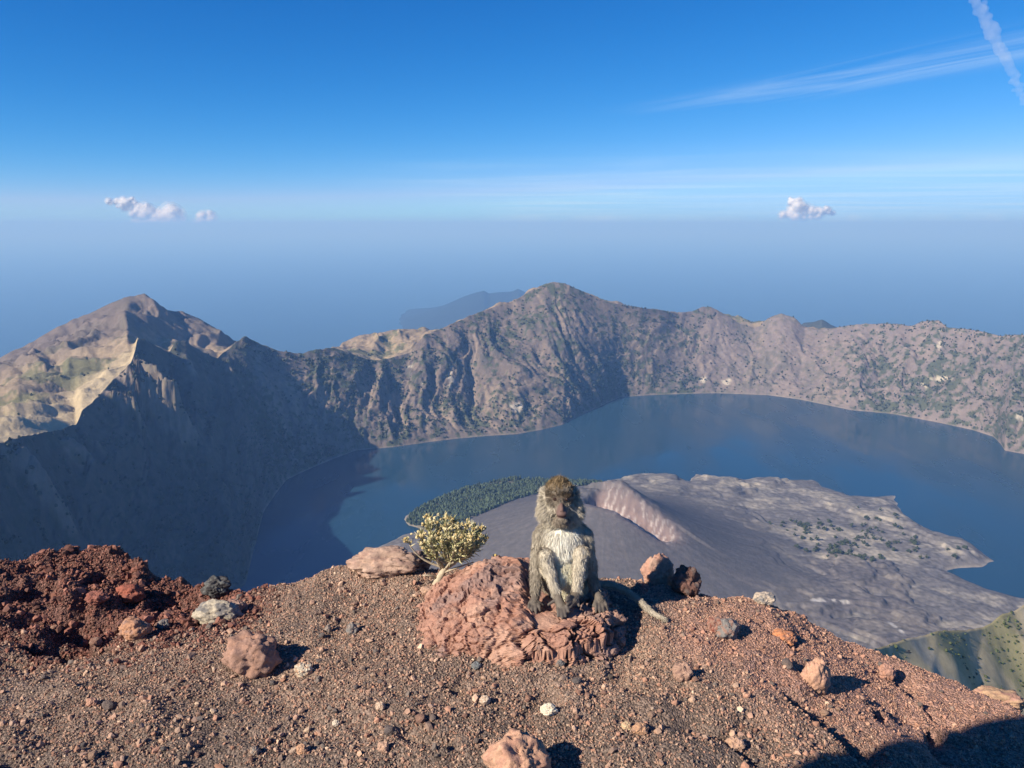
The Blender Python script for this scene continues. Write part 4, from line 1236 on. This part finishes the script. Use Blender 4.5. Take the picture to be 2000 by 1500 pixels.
def monkey():
    ell('torso', W(1103,1136,2.52), (0.080, 0.078, 0.070))
    ell('torso', W(1101,1104,2.468), (0.068, 0.064, 0.078))
    ell('torso', W(1098,1062,2.455), (0.070, 0.058, 0.075))
    ell('torso', W(1098,1036,2.475), (0.080, 0.050, 0.042))
    ell('torso', W(1097,1014,2.465), (0.046, 0.046, 0.048))
    hd = W(1092,966,2.455)
    ell('head', hd, (0.050, 0.060, 0.047))
    ell('head', W(1092,954,2.46), (0.045, 0.053, 0.029))
    ell('brow', W(1085,968.5,2.414), (0.0185, 0.016, 0.0080))
    ell('brow', W(1104,968.5,2.414), (0.0185, 0.016, 0.0080))
    # muzzle: one short blunt wedge, deeper than wide
    cap('face', W(1095,984,2.430), W(1097,1001,2.392), 0.0265, 0.0185)
    ell('face', W(1097,1003,2.384), (0.0195, 0.017, 0.0105))
    ell('jaw', W(1097,1013,2.394), (0.0185, 0.020, 0.0085))
    ell('jaw', W(1097,1018,2.42), (0.030, 0.030, 0.016))
    cap('face', W(1095,975,2.413), W(1097.5,996,2.379), 0.0062, 0.0070)
    # one broad mass of side whiskers from temple to throat
    cap('cheek', W(1074,968,2.462), W(1070,1000,2.455), 0.030, 0.034)
    cap('cheek', W(1112,968,2.462), W(1119,1000,2.455), 0.030, 0.034)
    ell('cheek', W(1096,1012,2.458), (0.062, 0.046, 0.034))
    ell('cheek', W(1095,986,2.448), (0.046, 0.044, 0.040))
    ell('ear', W(1058,962,2.480), (0.005, 0.010, 0.012))
    ell('ear', W(1127,962,2.480), (0.005, 0.010, 0.012))
    # arms
    for sh, el, wr, pa, tips, thumb in (
        ((1061,1046,2.47), (1049,1107,2.462), (1046,1162,2.418), (1043,1177,2.392),
         [(1031,1193,2.362),(1038,1200,2.355),(1047,1199,2.355),(1055,1193,2.362)], (1060,1182,2.385)),
        ((1138,1048,2.47), (1152,1110,2.475), (1164,1154,2.440), (1171,1171,2.415),
         [(1164,1196,2.378),(1172,1200,2.378),(1180,1198,2.382),(1187,1191,2.39)], (1158,1184,2.395))):
        sh, el, wr, pa = W(*sh), W(*el), W(*wr), W(*pa)
        cap('arm', sh, el, 0.033, 0.023)
        cap('arm', el, wr, 0.0225, 0.0135)
        cap('hand', wr, pa, 0.0125, 0.0165)
        side = np.array([1, 0, 0])
        for i, t in enumerate(tips):
            t = W(*t)
            b = pa + side*(i-1.5)*0.0085 + (t-pa)*0.12
            m = b + (t-b)*0.52 + np.array([0, -0.006, 0.006])
            cap('finger', b, m, 0.0064, 0.0056); cap('finger', m, t, 0.0056, 0.0044)
        th = W(*thumb); b = wr+(pa-wr)*0.55; m = b+(th-b)*0.55+np.array([0, -0.003, 0.003])
        cap('finger', b, m, 0.0062, 0.0055); cap('finger', m, th, 0.0055, 0.0045)
    # legs
    for hip, kn, an, ball, tips, big in (
        ((1083,1140,2.50), (1065,1084,2.402), (1087,1160,2.385), (1096,1184,2.352),
         [(1090,1204,2.315),(1098,1208,2.312),(1105,1204,2.318),(1111,1195,2.328)], (1071,1181,2.355)),
        ((1122,1140,2.50), (1134,1080,2.405), (1126,1158,2.398), (1119,1173,2.365),
         [(1107,1167,2.345),(1106,1174,2.340),(1108,1181,2.338),(1113,1187,2.340)], (1131,1183,2.355))):
        hip, kn, an, ball = W(*hip), W(*kn), W(*an), W(*ball)
        cap('thigh', hip, kn, 0.042, 0.025)
        cap('leg', kn, an, 0.0245, 0.0145)
        cap('foot', an, ball, 0.0145, 0.0160)
        d0 = ball-an; side = np.cross(d0, np.array([0, 0, 1.0])); side /= np.linalg.norm(side)
        tw = [W(*t) for t in tips]
        side = tw[3]-tw[0]; side /= np.linalg.norm(side)
        for i, t in enumerate(tw):
            b = ball + side*(i-1.5)*0.0085
            m = b + (t-b)*0.5 + np.array([0, -0.003, 0.006])
            cap('finger', b, m, 0.0066, 0.0058); cap('finger', m, t, 0.0058, 0.0048)
        th = W(*big); b = an+(ball-an)*0.5; m = b+(th-b)*0.5+np.array([0, 0, 0.004])
        cap('finger', b, m, 0.0066, 0.006); cap('finger', m, th, 0.006, 0.005)
    # tail
    tl = [W(1118,1158,2.58), W(1160,1142,2.62), W(1192,1141,2.61), W(1222,1152,2.58), W(1250,1174,2.54), W(1275,1198,2.50), W(1298,1218,2.475)]
    gz = float(ground_h(np.array([tl[-1][0]]), np.array([tl[-1][1]]))[0])
    tl[-1][2] = max(tl[-1][2], gz+0.012)
    rr__ = np.linspace(0.0150, 0.0075, len(tl))
    for i in range(len(tl)-1):
        cap('tail', tl[i], tl[i+1], rr__[i], rr__[i+1])

    Vs_, Fs_, o_ = [], [], 0
    V0, F0 = ico(3)
    for kd, tag, a, b, r0, r1 in prims:
        if kd == 'e':
            V = V0*b + a; F = F0
        else:
            ax = b-a; Ln = np.linalg.norm(ax); ax = ax/max(Ln, 1e-9)
            m = 7
            ts = np.linspace(0, 1, m)
            V, F = tube(np.array([a+(b-a)*t for t in ts]), r0+(r1-r0)*ts, 12)
            Va = V0*r0+a; Vb = V0*r1+b
            F = np.vstack([F, F0+len(V), F0+len(V)+len(Va)]); V = np.vstack([V, Va, Vb])
        Vs_.append(V); Fs_.append(F+o_); o_ += len(V)
    me = mesh_np('body_raw', np.vstack(Vs_), np.vstack(Fs_))
    tmp = bpy.data.objects.new('body_raw', me); COL.objects.link(tmp)
    md = tmp.modifiers.new('r', 'REMESH'); md.mode = 'VOXEL'; md.voxel_size = 0.0029; md.use_smooth_shade = True
    ms = tmp.modifiers.new('s', 'SMOOTH'); ms.factor = 0.5; ms.iterations = 5
    dg = bpy.context.evaluated_depsgraph_get(); dg.update()
    ev = tmp.evaluated_get(dg); em = ev.to_mesh()
    nv = len(em.vertices); BV = np.zeros(nv*3, np.float32); em.vertices.foreach_get('co', BV); BV = BV.reshape(-1, 3).astype(float)
    BN = np.zeros(nv*3, np.float32); em.vertices.foreach_get('normal', BN); BN = BN.reshape(-1, 3).astype(float)
    em.calc_loop_triangles()
    T = np.zeros(len(em.loop_triangles)*3, np.int32); em.loop_triangles.foreach_get('vertices', T); T = T.reshape(-1, 3)
    ev.to_mesh_clear()
    bpy.data.objects.remove(tmp); bpy.data.meshes.remove(me)

    tags = ['torso','head','brow','face','jaw','cheek','ear','arm','hand','finger','thigh','leg','foot','tail','temple']
    def classify(P):
        best = np.full(len(P), 9.0); tg = np.zeros(len(P), int); fl = np.zeros((len(P), 3))+1e-9
        for kd, tag, a, b, r0, r1 in prims:
            if kd == 'e':
                q = (P-a)/b; d = (np.linalg.norm(q, axis=1)-1)*b.min(); f = np.array([0, 0.1, -1.0])
            else:
                e = b-a; t = np.clip(((P-a)@e)/(e@e), 0, 1)
                d = np.linalg.norm(P-a-e*t[:, None], axis=1)-(r0+(r1-r0)*t); f = e/np.linalg.norm(e)
            up = d < best
            best = np.where(up, d, best); tg = np.where(up, tags.index(tag), tg)
            fl += f*np.exp(-np.clip(d, 0, None)/0.009)[:, None]
        return tg, fl/np.linalg.norm(fl, axis=1)[:, None]

    def coat(P, N, tg):
        """colour of skin and of hair at a point of the body"""
        px, py = project(P)
        is_ = lambda *t: np.isin(tg, [tags.index(x) for x in t])
        C = np.zeros((len(P), 3)); C[:] = (0.30, 0.255, 0.195)
        front = sstep(0.0, 0.5, -N[:, 1])
        chest = np.exp(-(((px-1100)/31)**2)**1.6)*front*is_('torso')
        C = mixc(C, (0.88, 0.82, 0.68), np.clip(chest*1.3, 0, 1))
        C = mixc(C, (0.82, 0.74, 0.48), 0.6*np.clip(chest*1.2, 0, 1)*sstep(1075, 1110, py))
        C = mixc(C, (0.60, 0.535, 0.42), 0.75*is_('torso')*front*(1-np.clip(chest, 0, 1))*sstep(1020, 1040, py))
        inner = is_('leg', 'thigh')*front
        C = mixc(C, (0.70, 0.62, 0.48), 0.9*inner*sstep(1168, 1140, py))
        arm = is_('arm')*front
        C = mixc(C, (0.50, 0.44, 0.34), 0.8*arm*sstep(1135, 1080, py))
        C = mixc(C, (0.30, 0.255, 0.195), is_('arm')*0.6*sstep(1090, 1125, py))
        C = mixc(C, (0.25, 0.205, 0.16), is_('hand', 'foot')*0.95)
        C = mixc(C, (0.20, 0.165, 0.135), is_('finger')*1.0)
        C = mixc(C, (0.44, 0.385, 0.295), is_('cheek')*1.0)
        crown = is_('head', 'brow', 'cheek')*sstep(0, 1, np.clip((966-py)/20+0.8*noise(P[:, 0]*90, P[:, 1]*90, P[:, 2]*90, 5)-0.45*sstep(20, 34, np.abs(px-1092)), 0, 1))
        C = mixc(C, (0.225, 0.158, 0.085), crown)
        C = mixc(C, (0.15, 0.10, 0.055), crown*sstep(1098, 1118, px)*0.6)
        C = mixc(C, (0.15, 0.105, 0.06), is_('brow')*0.95)
        C = mixc(C, (0.62, 0.55, 0.43), 0.7*is_('cheek')*np.exp(-(((np.abs(px-1097)-19)/9)**2+((py-996)/10)**2)))
        wb = np.interp(py, [970, 985, 998, 1006], [4.0, 6.0, 9.5, 11.0])
        bare = is_('face')*sstep(1.25, 0.75, np.abs(px-1096.5)/wb)*sstep(968, 974, py)
        C = mixc(C, (0.33, 0.265, 0.205), is_('face')*(1-bare)*0.9)
        C = mixc(C, (0.27, 0.165, 0.138), bare)
        C = mixc(C, (0.30, 0.245, 0.185), is_('jaw')*1.0)
        C = mixc(C, (0.55, 0.46, 0.38), is_('ear')*1.0)
        C = mixc(C, (0.40, 0.345, 0.265), is_('tail')*1.0)
        bz = np.exp(-(((px-1095)/27)**2)**2-((py-968.5)/6.5)**2)*(P[:, 1] < 2.45)
        C = mixc(C, (0.10, 0.072, 0.048), 0.95*np.clip(bz*1.4, 0, 1))
        for ex in (1084, 1107):
            sk_ = np.exp(-((((px-ex)/8)**2+((py-975)/4.5)**2)**2))*(P[:, 1] < 2.44)
            C = mixc(C, (0.12, 0.085, 0.062), 0.9*sk_)
        return C
    tg, fl = classify(BV)
    BC = coat(BV, BN, tg)
    bare_ = np.isin(tg, [tags.index(q) for q in ('face', 'brow', 'jaw', 'hand', 'foot', 'finger', 'ear')])
    BC = np.where(bare_[:, None], BC*0.50, BC)          # bare skin is darker than the coat
    # lips and eye rims are darker skin; the mouth slit's shade is coloured in
    px, py = project(BV)
    lip = np.exp(-((py-1008-0.006*(px-1097)**2)/1.3)**2)*np.exp(-((px-1098)/13)**4)*(np.isin(tg, [3, 4]))
    BC = mixc(BC, (0.09, 0.05, 0.045), np.clip(lip, 0, 1)*0.95)
    ctr = BV.mean(0)
    ground_pt = np.array([W(1103, 1175, 2.50)[0], 2.50, SEAT])
    root = thing('macaque', 'grey-brown long-tailed monkey with pale chest sitting on the salmon boulder', 'monkey', tuple(ground_pt))
    obj('body', mesh_np('body', BV-ground_pt, T, BC, mat=M_skin), root)

    # eyes, nostrils
    V0, F0 = ico(3)
    for ex in (1084, 1107):
        e = W(ex, 975.0, 2.4015)
        o = obj('eye', mesh_np('eye', V0*0.0062 + e-ground_pt, F0, np.tile([0.035, 0.018, 0.010], (len(V0), 1)), mat=M_eye), root)
    for ex in (1095.4, 1100.6):
        e = W(ex, 999.5, 2.3575)
        obj('nostril', mesh_np('nostril', V0*np.array([0.0022, 0.0018, 0.0013]) + e-ground_pt, F0, np.tile([0.03, 0.018, 0.015], (len(V0), 1)), mat=M_skin), root)

    # fur: tapering blades of hair over the body
    r_ = np.random.default_rng(970)
    A = BV[T[:, 0]]; B = BV[T[:, 1]]; Cc = BV[T[:, 2]]
    area = np.linalg.norm(np.cross(B-A, Cc-A), axis=1)
    n = 125000
    tf_ = classify((A+B+Cc)/3)[0]
    area = area*np.where(tf_ == tags.index('brow'), 3.0, 1.0)
    f = r_.choice(len(T), n, p=area/area.sum())
    u, v = r_.random(n), r_.random(n); sw = u+v > 1; u[sw], v[sw] = 1-u[sw], 1-v[sw]
    P = A[f]+(B-A)[f]*u[:, None]+(Cc-A)[f]*v[:, None]
    N = BN[T[f, 0]]*(1-u-v)[:, None]+BN[T[f, 1]]*u[:, None]+BN[T[f, 2]]*v[:, None]
    N /= np.linalg.norm(N, axis=1)[:, None]
    tg, fl = classify(P)
    px, py = project(P)
    length = np.array([0.021, 0.014, 0.0115, 0.0040, 0.011, 0.022, 0.008, 0.0165, 0.008, 0.0018, 0.016, 0.014, 0.007, 0.0115, 0.020])[tg]
    length = length*r_.uniform(0.6, 1.25, n)
    hx = px-1092
    is_ = lambda *t: np.isin(tg, [tags.index(x) for x in t])
    flow = fl.copy()
    torso = is_('torso')
    flow[torso] = np.array([0, 0.05, -1.0])
    flow[torso, 0] += 0.25*np.sign(px[torso]-1100)*sstep(1045, 1010, py[torso])
    hm = is_('head')
    hc = hd + np.array([0.0, 0.01, 0.085])
    dirh = hc-P
    flow[hm] = dirh[hm]/np.linalg.norm(dirh[hm], axis=1)[:, None]*np.where(py[hm] < 972, 1, 0.0)[:, None] + np.array([0, 0.5, -0.5])*np.where(py[hm] < 972, 0, 1.0)[:, None]
    length = np.where(hm & (py < 946) & (np.abs(hx) < 12), length*1.9, length)
    tuft_ = hm & (py < 945) & (np.abs(hx) < 8)
    flow[tuft_] = np.array([0, 0.1, 1.0]); length = np.where(tuft_, 0.033*(1-np.abs(hx)/13), length)
    bm_ = is_('brow'); flow[bm_] = np.stack([0.5*np.sign(px[bm_]-1094), np.full(bm_.sum(), 0.3), np.full(bm_.sum(), 0.55)], -1)
    ck = is_('cheek')
    up_ = sstep(978, 962, py[ck])
    flow[ck] = np.stack([np.sign(hx[ck])*(0.75-0.35*up_), 0.45+0.3*up_, -0.75+1.35*up_], -1)
    tm = is_('temple')
    flow[tm] = np.stack([np.sign(hx[tm])*0.6, np.full(tm.sum(), 0.7), np.full(tm.sum(), 0.15)], -1)
    jw = is_('jaw'); flow[jw] = np.array([0, 0.2, -1.0])
    lift = np.array([0.26, 0.36, 0.10, 0.08, 0.25, 0.34, 0.5, 0.26, 0.15, 0.1, 0.26, 0.25, 0.12, 0.42, 0.36])[tg]
    D = flow - N*np.sum(flow*N, axis=1)[:, None]
    D = D/np.maximum(np.linalg.norm(D, axis=1)[:, None], 1e-6)
    cl = np.stack([noise(P[:, 0]*45, P[:, 1]*45, P[:, 2]*45, 971+i) for i in range(3)], -1)
    D = D + N*lift[:, None] + (0.20+0.15*hm)[:, None]*r_.normal(size=(n, 3)) + (0.42+0.5*hm)[:, None]*cl
    D /= np.linalg.norm(D, axis=1)[:, None]
    keep = ~(is_('face') & (np.abs(px-1096.5) < 9) & (r_.random(n) < 0.75)) & ~(is_('finger') & (r_.random(n) < 0.5))
    # keep the eyes and the bare nose clear
    for ex in (1084, 1107):
        keep &= ~((np.hypot((px-ex)/1.4, py-975.0) < 3.4) & (P[:, 1] < 2.43))
    col = coat(P, N, tg)*r_.uniform(0.78, 1.25, (n, 1))*(1+0.25*cl[:, :1])
    dk = (hm | bm_) & (r_.random(n) < 0.25)
    col[dk] *= 0.45
    P, N, D, length, col = P[keep], N[keep], D[keep], length[keep], col[keep]; n = len(P)
    side = np.cross(D, r_.normal(size=(n, 3))); side /= np.linalg.norm(side, axis=1)[:, None]
    wd = np.clip(length*0.034, 0.00024, 0.00058)
    grav = np.array([0.05, 0, -1.0])
    b0 = P - N*0.001
    b1 = b0 + D*(length*0.55)[:, None]
    b2 = b0 + D*length[:, None] + grav*(length*0.16)[:, None]
    VV = np.stack([b0-side*wd[:, None], b0+side*wd[:, None], b1-side*(wd*0.8)[:, None], b1+side*(wd*0.8)[:, None], b2], 1)
    cc = np.stack([col*0.75, col*0.75, col, col, col*1.2], 1)
    FF = np.array([(0, 1, 3), (0, 3, 2), (2, 3, 4)])[None] + (np.arange(n)*5)[:, None, None]
    o = obj('fur', mesh_np('fur', VV.reshape(-1, 3)-ground_pt, FF.reshape(-1, 3), cc.reshape(-1, 3), mat=M_fur), root)

M_eye = material('monkey_eye', rough=0.08, var=0.0, bump=0.0, spec=0.6)
monkey()

# ------------------------------------------------------------------ a bird over the slope
def bird():
    c = W(1775, 1274, 9.0)
    root = thing('bird', 'small dark bird gliding past the right slope', 'bird', tuple(c))
    mb = material('bird_plumage', base=(0.03, 0.03, 0.035), attr=False, rough=0.7, var=0.2, bump=0.0)
    V, F = tube(np.array([[-0.035, 0, 0], [-0.015, 0, 0.004], [0.01, 0, 0.004], [0.028, 0, 0.001], [0.045, 0, 0]]), [0.002, 0.008, 0.010, 0.007, 0.002], 8)
    obj('body', mesh_np('body', V, F, mat=mb), root)
    for s in (-1, 1):
        V = np.array([[0.015, 0, 0.006], [-0.008, 0, 0.006], [0.012, s*0.035, 0.020], [-0.012, s*0.035, 0.018], [-0.02, s*0.085, 0.008],
                      [0.015, 0, 0.003], [-0.008, 0, 0.003], [0.012, s*0.035, 0.017], [-0.012, s*0.035, 0.016], [-0.02, s*0.085, 0.007]])
        Fw = np.array([(0, 2, 3), (0, 3, 1), (2, 4, 3), (5, 8, 7), (5, 6, 8), (7, 8, 9), (0, 5, 7), (0, 7, 2), (2, 7, 9), (2, 9, 4), (4, 9, 8), (4, 8, 3), (3, 8, 6), (3, 6, 1)])
        obj('wing', mesh_np('wing', V, Fw, smooth=False, mat=mb), root)
    root.rotation_euler = (0.2, 0.1, rad(150))
bird()

# ------------------------------------------------------------------ clouds beyond the haze
def cloud_mat(name, dens):
    m = bpy.data.materials.new(name); m.use_nodes = True
    n = m.node_tree.nodes; l = m.node_tree.links
    n.remove(n['Principled BSDF'])
    v = n.new('ShaderNodeVolumePrincipled')
    v.inputs['Color'].default_value = (0.99, 0.99, 1.0, 1)
    v.inputs['Density'].default_value = dens
    l.new(v.outputs[0], n['Material Output'].inputs['Volume'])
    return m

def billow_mat(name, lo=0.12, hi=0.78):
    m = bpy.data.materials.new(name); m.use_nodes = True
    n = m.node_tree.nodes; l = m.node_tree.links
    n.remove(n['Principled BSDF'])
    d = n.new('ShaderNodeBsdfDiffuse'); d.inputs[0].default_value = (0.92, 0.90, 0.88, 1)
    tl_ = n.new('ShaderNodeBsdfTranslucent'); tl_.inputs[0].default_value = (0.92, 0.90, 0.88, 1)
    mx = n.new('ShaderNodeMixShader'); mx.inputs[0].default_value = 0.42
    tp = n.new('ShaderNodeBsdfTransparent'); m2 = n.new('ShaderNodeMixShader')
    l.new(d.outputs[0], mx.inputs[1]); l.new(tl_.outputs[0], mx.inputs[2])
    t = n.new('ShaderNodeTexCoord'); z = n.new('ShaderNodeTexNoise')
    z.inputs['Scale'].default_value = 0.0005; z.inputs['Detail'].default_value = 7; z.inputs['Roughness'].default_value = 0.7
    l.new(t.outputs['Object'], z.inputs['Vector'])
    mr = n.new('ShaderNodeMapRange'); mr.interpolation_type = 'SMOOTHSTEP'
    mr.inputs['From Min'].default_value = 0.30; mr.inputs['From Max'].default_value = 0.58; mr.inputs['To Min'].default_value = lo; mr.inputs['To Max'].default_value = hi
    l.new(z.outputs['Fac'], mr.inputs['Value'])
    l.new(mr.outputs[0], m2.inputs[0]); l.new(tp.outputs[0], m2.inputs[1]); l.new(mx.outputs[0], m2.inputs[2])
    l.new(m2.outputs[0], n['Material Output'].inputs['Surface'])
    return m

def puffs(name, label, blobs, Y, shells, seed, cat='cloud', jit=0.22, level=3, squash=0.85):
    """blobs: px, py, radius in px; built as a heap of billows Y metres away"""
    r_ = np.random.default_rng(seed)
    c0 = W(np.mean([b[0] for b in blobs]), np.mean([b[1] for b in blobs]), Y)
    V0, F0 = ico(level)
    Vs_, Fs_, o_, cents_ = [], [], 0, []
    for px, py, rp in blobs:
        R = rp*Y/1500
        c = W(px, py, Y + r_.uniform(-0.7, 0.7)*R)
        x, y, z = V0.T
        q = seed+px*0.37
        d = 1 + jit*fbm(x*1.7+q, y*1.7, z*1.7, o=4, seed=seed) + 0.08*(ridged(x*4+q, y*4, z*4, o=3, seed=seed+2)-0.5)
        P = V0*d[:, None]*R*np.array([1, 1, squash]) + c - c0
        Vs_.append(P); Fs_.append(F0+o_); o_ += len(P); cents_.append(c-c0)
    root = None
    if len(shells) > 1:
        root = thing(name, label, cat, tuple(c0))
    for k_, mt_ in shells:
        cen = [c for c in cents_]
        Vq = np.vstack([(V-c)*k_+c for V, c in zip(Vs_, cen)])
        me = mesh_np('billows', Vq, np.vstack(Fs_))
        tmp = bpy.data.objects.new('billows', me); COL.objects.link(tmp)
        md = tmp.modifiers.new('r', 'REMESH'); md.mode = 'VOXEL'; md.voxel_size = 1.7*Y/1500
        ms = tmp.modifiers.new('s', 'SMOOTH'); ms.factor = 0.5; ms.iterations = 7
        dg = bpy.context.evaluated_depsgraph_get(); dg.update()
        ev = tmp.evaluated_get(dg); em = ev.to_mesh(); em.calc_loop_triangles()
        BV = np.zeros(len(em.vertices)*3, np.float32); em.vertices.foreach_get('co', BV)
        T = np.zeros(len(em.loop_triangles)*3, np.int32); em.loop_triangles.foreach_get('vertices', T)
        ev.to_mesh_clear(); bpy.data.objects.remove(tmp); bpy.data.meshes.remove(me)
        mq = mesh_np(name, BV.reshape(-1, 3), T.reshape(-1, 3), mat=mt_)
        if root is None:
            o = obj(name, mq, label=label, category=cat); o.location = c0
        else:
            obj('billow' if k_ < 1.1 else 'wisp', mq, root)

YC = 300000.0
MC = [(0.85, billow_mat('cumulus', 0.25, 0.72)), (1.15, billow_mat('cumulus_edge', 0.05, 0.42)), (1.5, billow_mat('cumulus_wisp', 0.0, 0.20))]
r_ = np.random.default_rng(990)
def heap(path, n, spread, rmin, rmax):
    out_ = []
    path = np.array(path, float)
    for _ in range(n):
        i = r_.integers(0, len(path))
        p = path[i]
        out_.append((p[0]+r_.normal()*spread, p[1]+r_.normal()*spread*0.6, r_.uniform(rmin, rmax)*p[2]))
    return out_
puffs('cloud', 'bright cumulus with a trailing wisp, left of the other small cloud', heap([(230,394,.5),(250,398,.7),(270,406,.7),(290,416,.8),(305,428,1),(320,426,1.2),(335,418,1.2),(345,424,1.1),(328,436,1.1),(295,436,.8),(275,440,.6)], 130, 7.5, 5, 13.5), YC, MC, 991)
puffs('cloud', 'small pinkish cumulus with a flat foot, beside the trailing-wisp cloud', heap([(402,424,1),(398,436,1),(408,430,1),(395,450,.8),(405,460,.8),(415,464,.6),(385,466,.6),(365,468,.5),(352,469,.4)], 90, 5, 5, 13), YC, MC, 992)
puffs('cloud', 'lone small white cumulus low on the horizon at right', heap([(1550,394,.6),(1556,404,1),(1570,406,1),(1582,412,1),(1545,416,.8),(1600,414,.7),(1560,424,.9),(1590,424,.7),(1615,416,.5)], 95, 5, 4, 11), YC, MC, 993)
# condensation trail
MT = cloud_mat('condensation_trail', 0.0006)
tr = [(1880,-60),(1905,0),(1925,35),(1945,70),(1958,105),(1972,130),(1985,160),(2000,195),(2025,235)]
tr = np.array(tr, float); bl = []
for i in range(len(tr)-1):
    for t in np.linspace(0, 1, 46, endpoint=False):
        p = tr[i]+(tr[i+1]-tr[i])*t
        w = 0.75*np.interp(p[1], [-60, 0, 60, 130, 235], [10, 13, 17, 11, 9])
        bl.append((p[0]+r_.normal()*w*0.5, p[1]+r_.normal()*5, w*r_.uniform(0.22, 0.75)))
puffs('contrail', 'frayed white condensation trail crossing the upper right corner of the sky', bl, 40000.0, [(1.0, MT)], 995, cat='contrail', level=2)

# ------------------------------------------------------------------ haze: the air of the place
def haze_box():
    h = 280000.0
    z0, z1 = SEA-1.0-40, 600.0
    V = [(-h,-h,z0),(h,-h,z0),(h,h,z0),(-h,h,z0),(-h,-h,z1),(h,-h,z1),(h,h,z1),(-h,h,z1)]
    F = [(0,3,2,1),(4,5,6,7),(0,1,5,4),(1,2,6,5),(2,3,7,6),(3,0,4,7)]
    m = bpy.data.materials.new('haze_air'); m.use_nodes = True
    n = m.node_tree.nodes; l = m.node_tree.links
    n.remove(n['Principled BSDF'])
    v = n.new('ShaderNodeVolumePrincipled')
    v.inputs['Color'].default_value = HAZE_COL
    v.inputs['Absorption Color'].default_value = (0.52, 0.52, 0.52, 1)
    v.inputs['Density'].default_value = HAZE_D
    v.inputs['Anisotropy'].default_value = 0.0
    l.new(v.outputs[0], n['Material Output'].inputs['Volume'])
    obj('haze', mesh_np('haze', V, F, smooth=False, mat=m), kind='stuff')
HAZE_COL = (0.185, 0.37, 0.72, 1)
HAZE_D = 3.9e-5
haze_box()
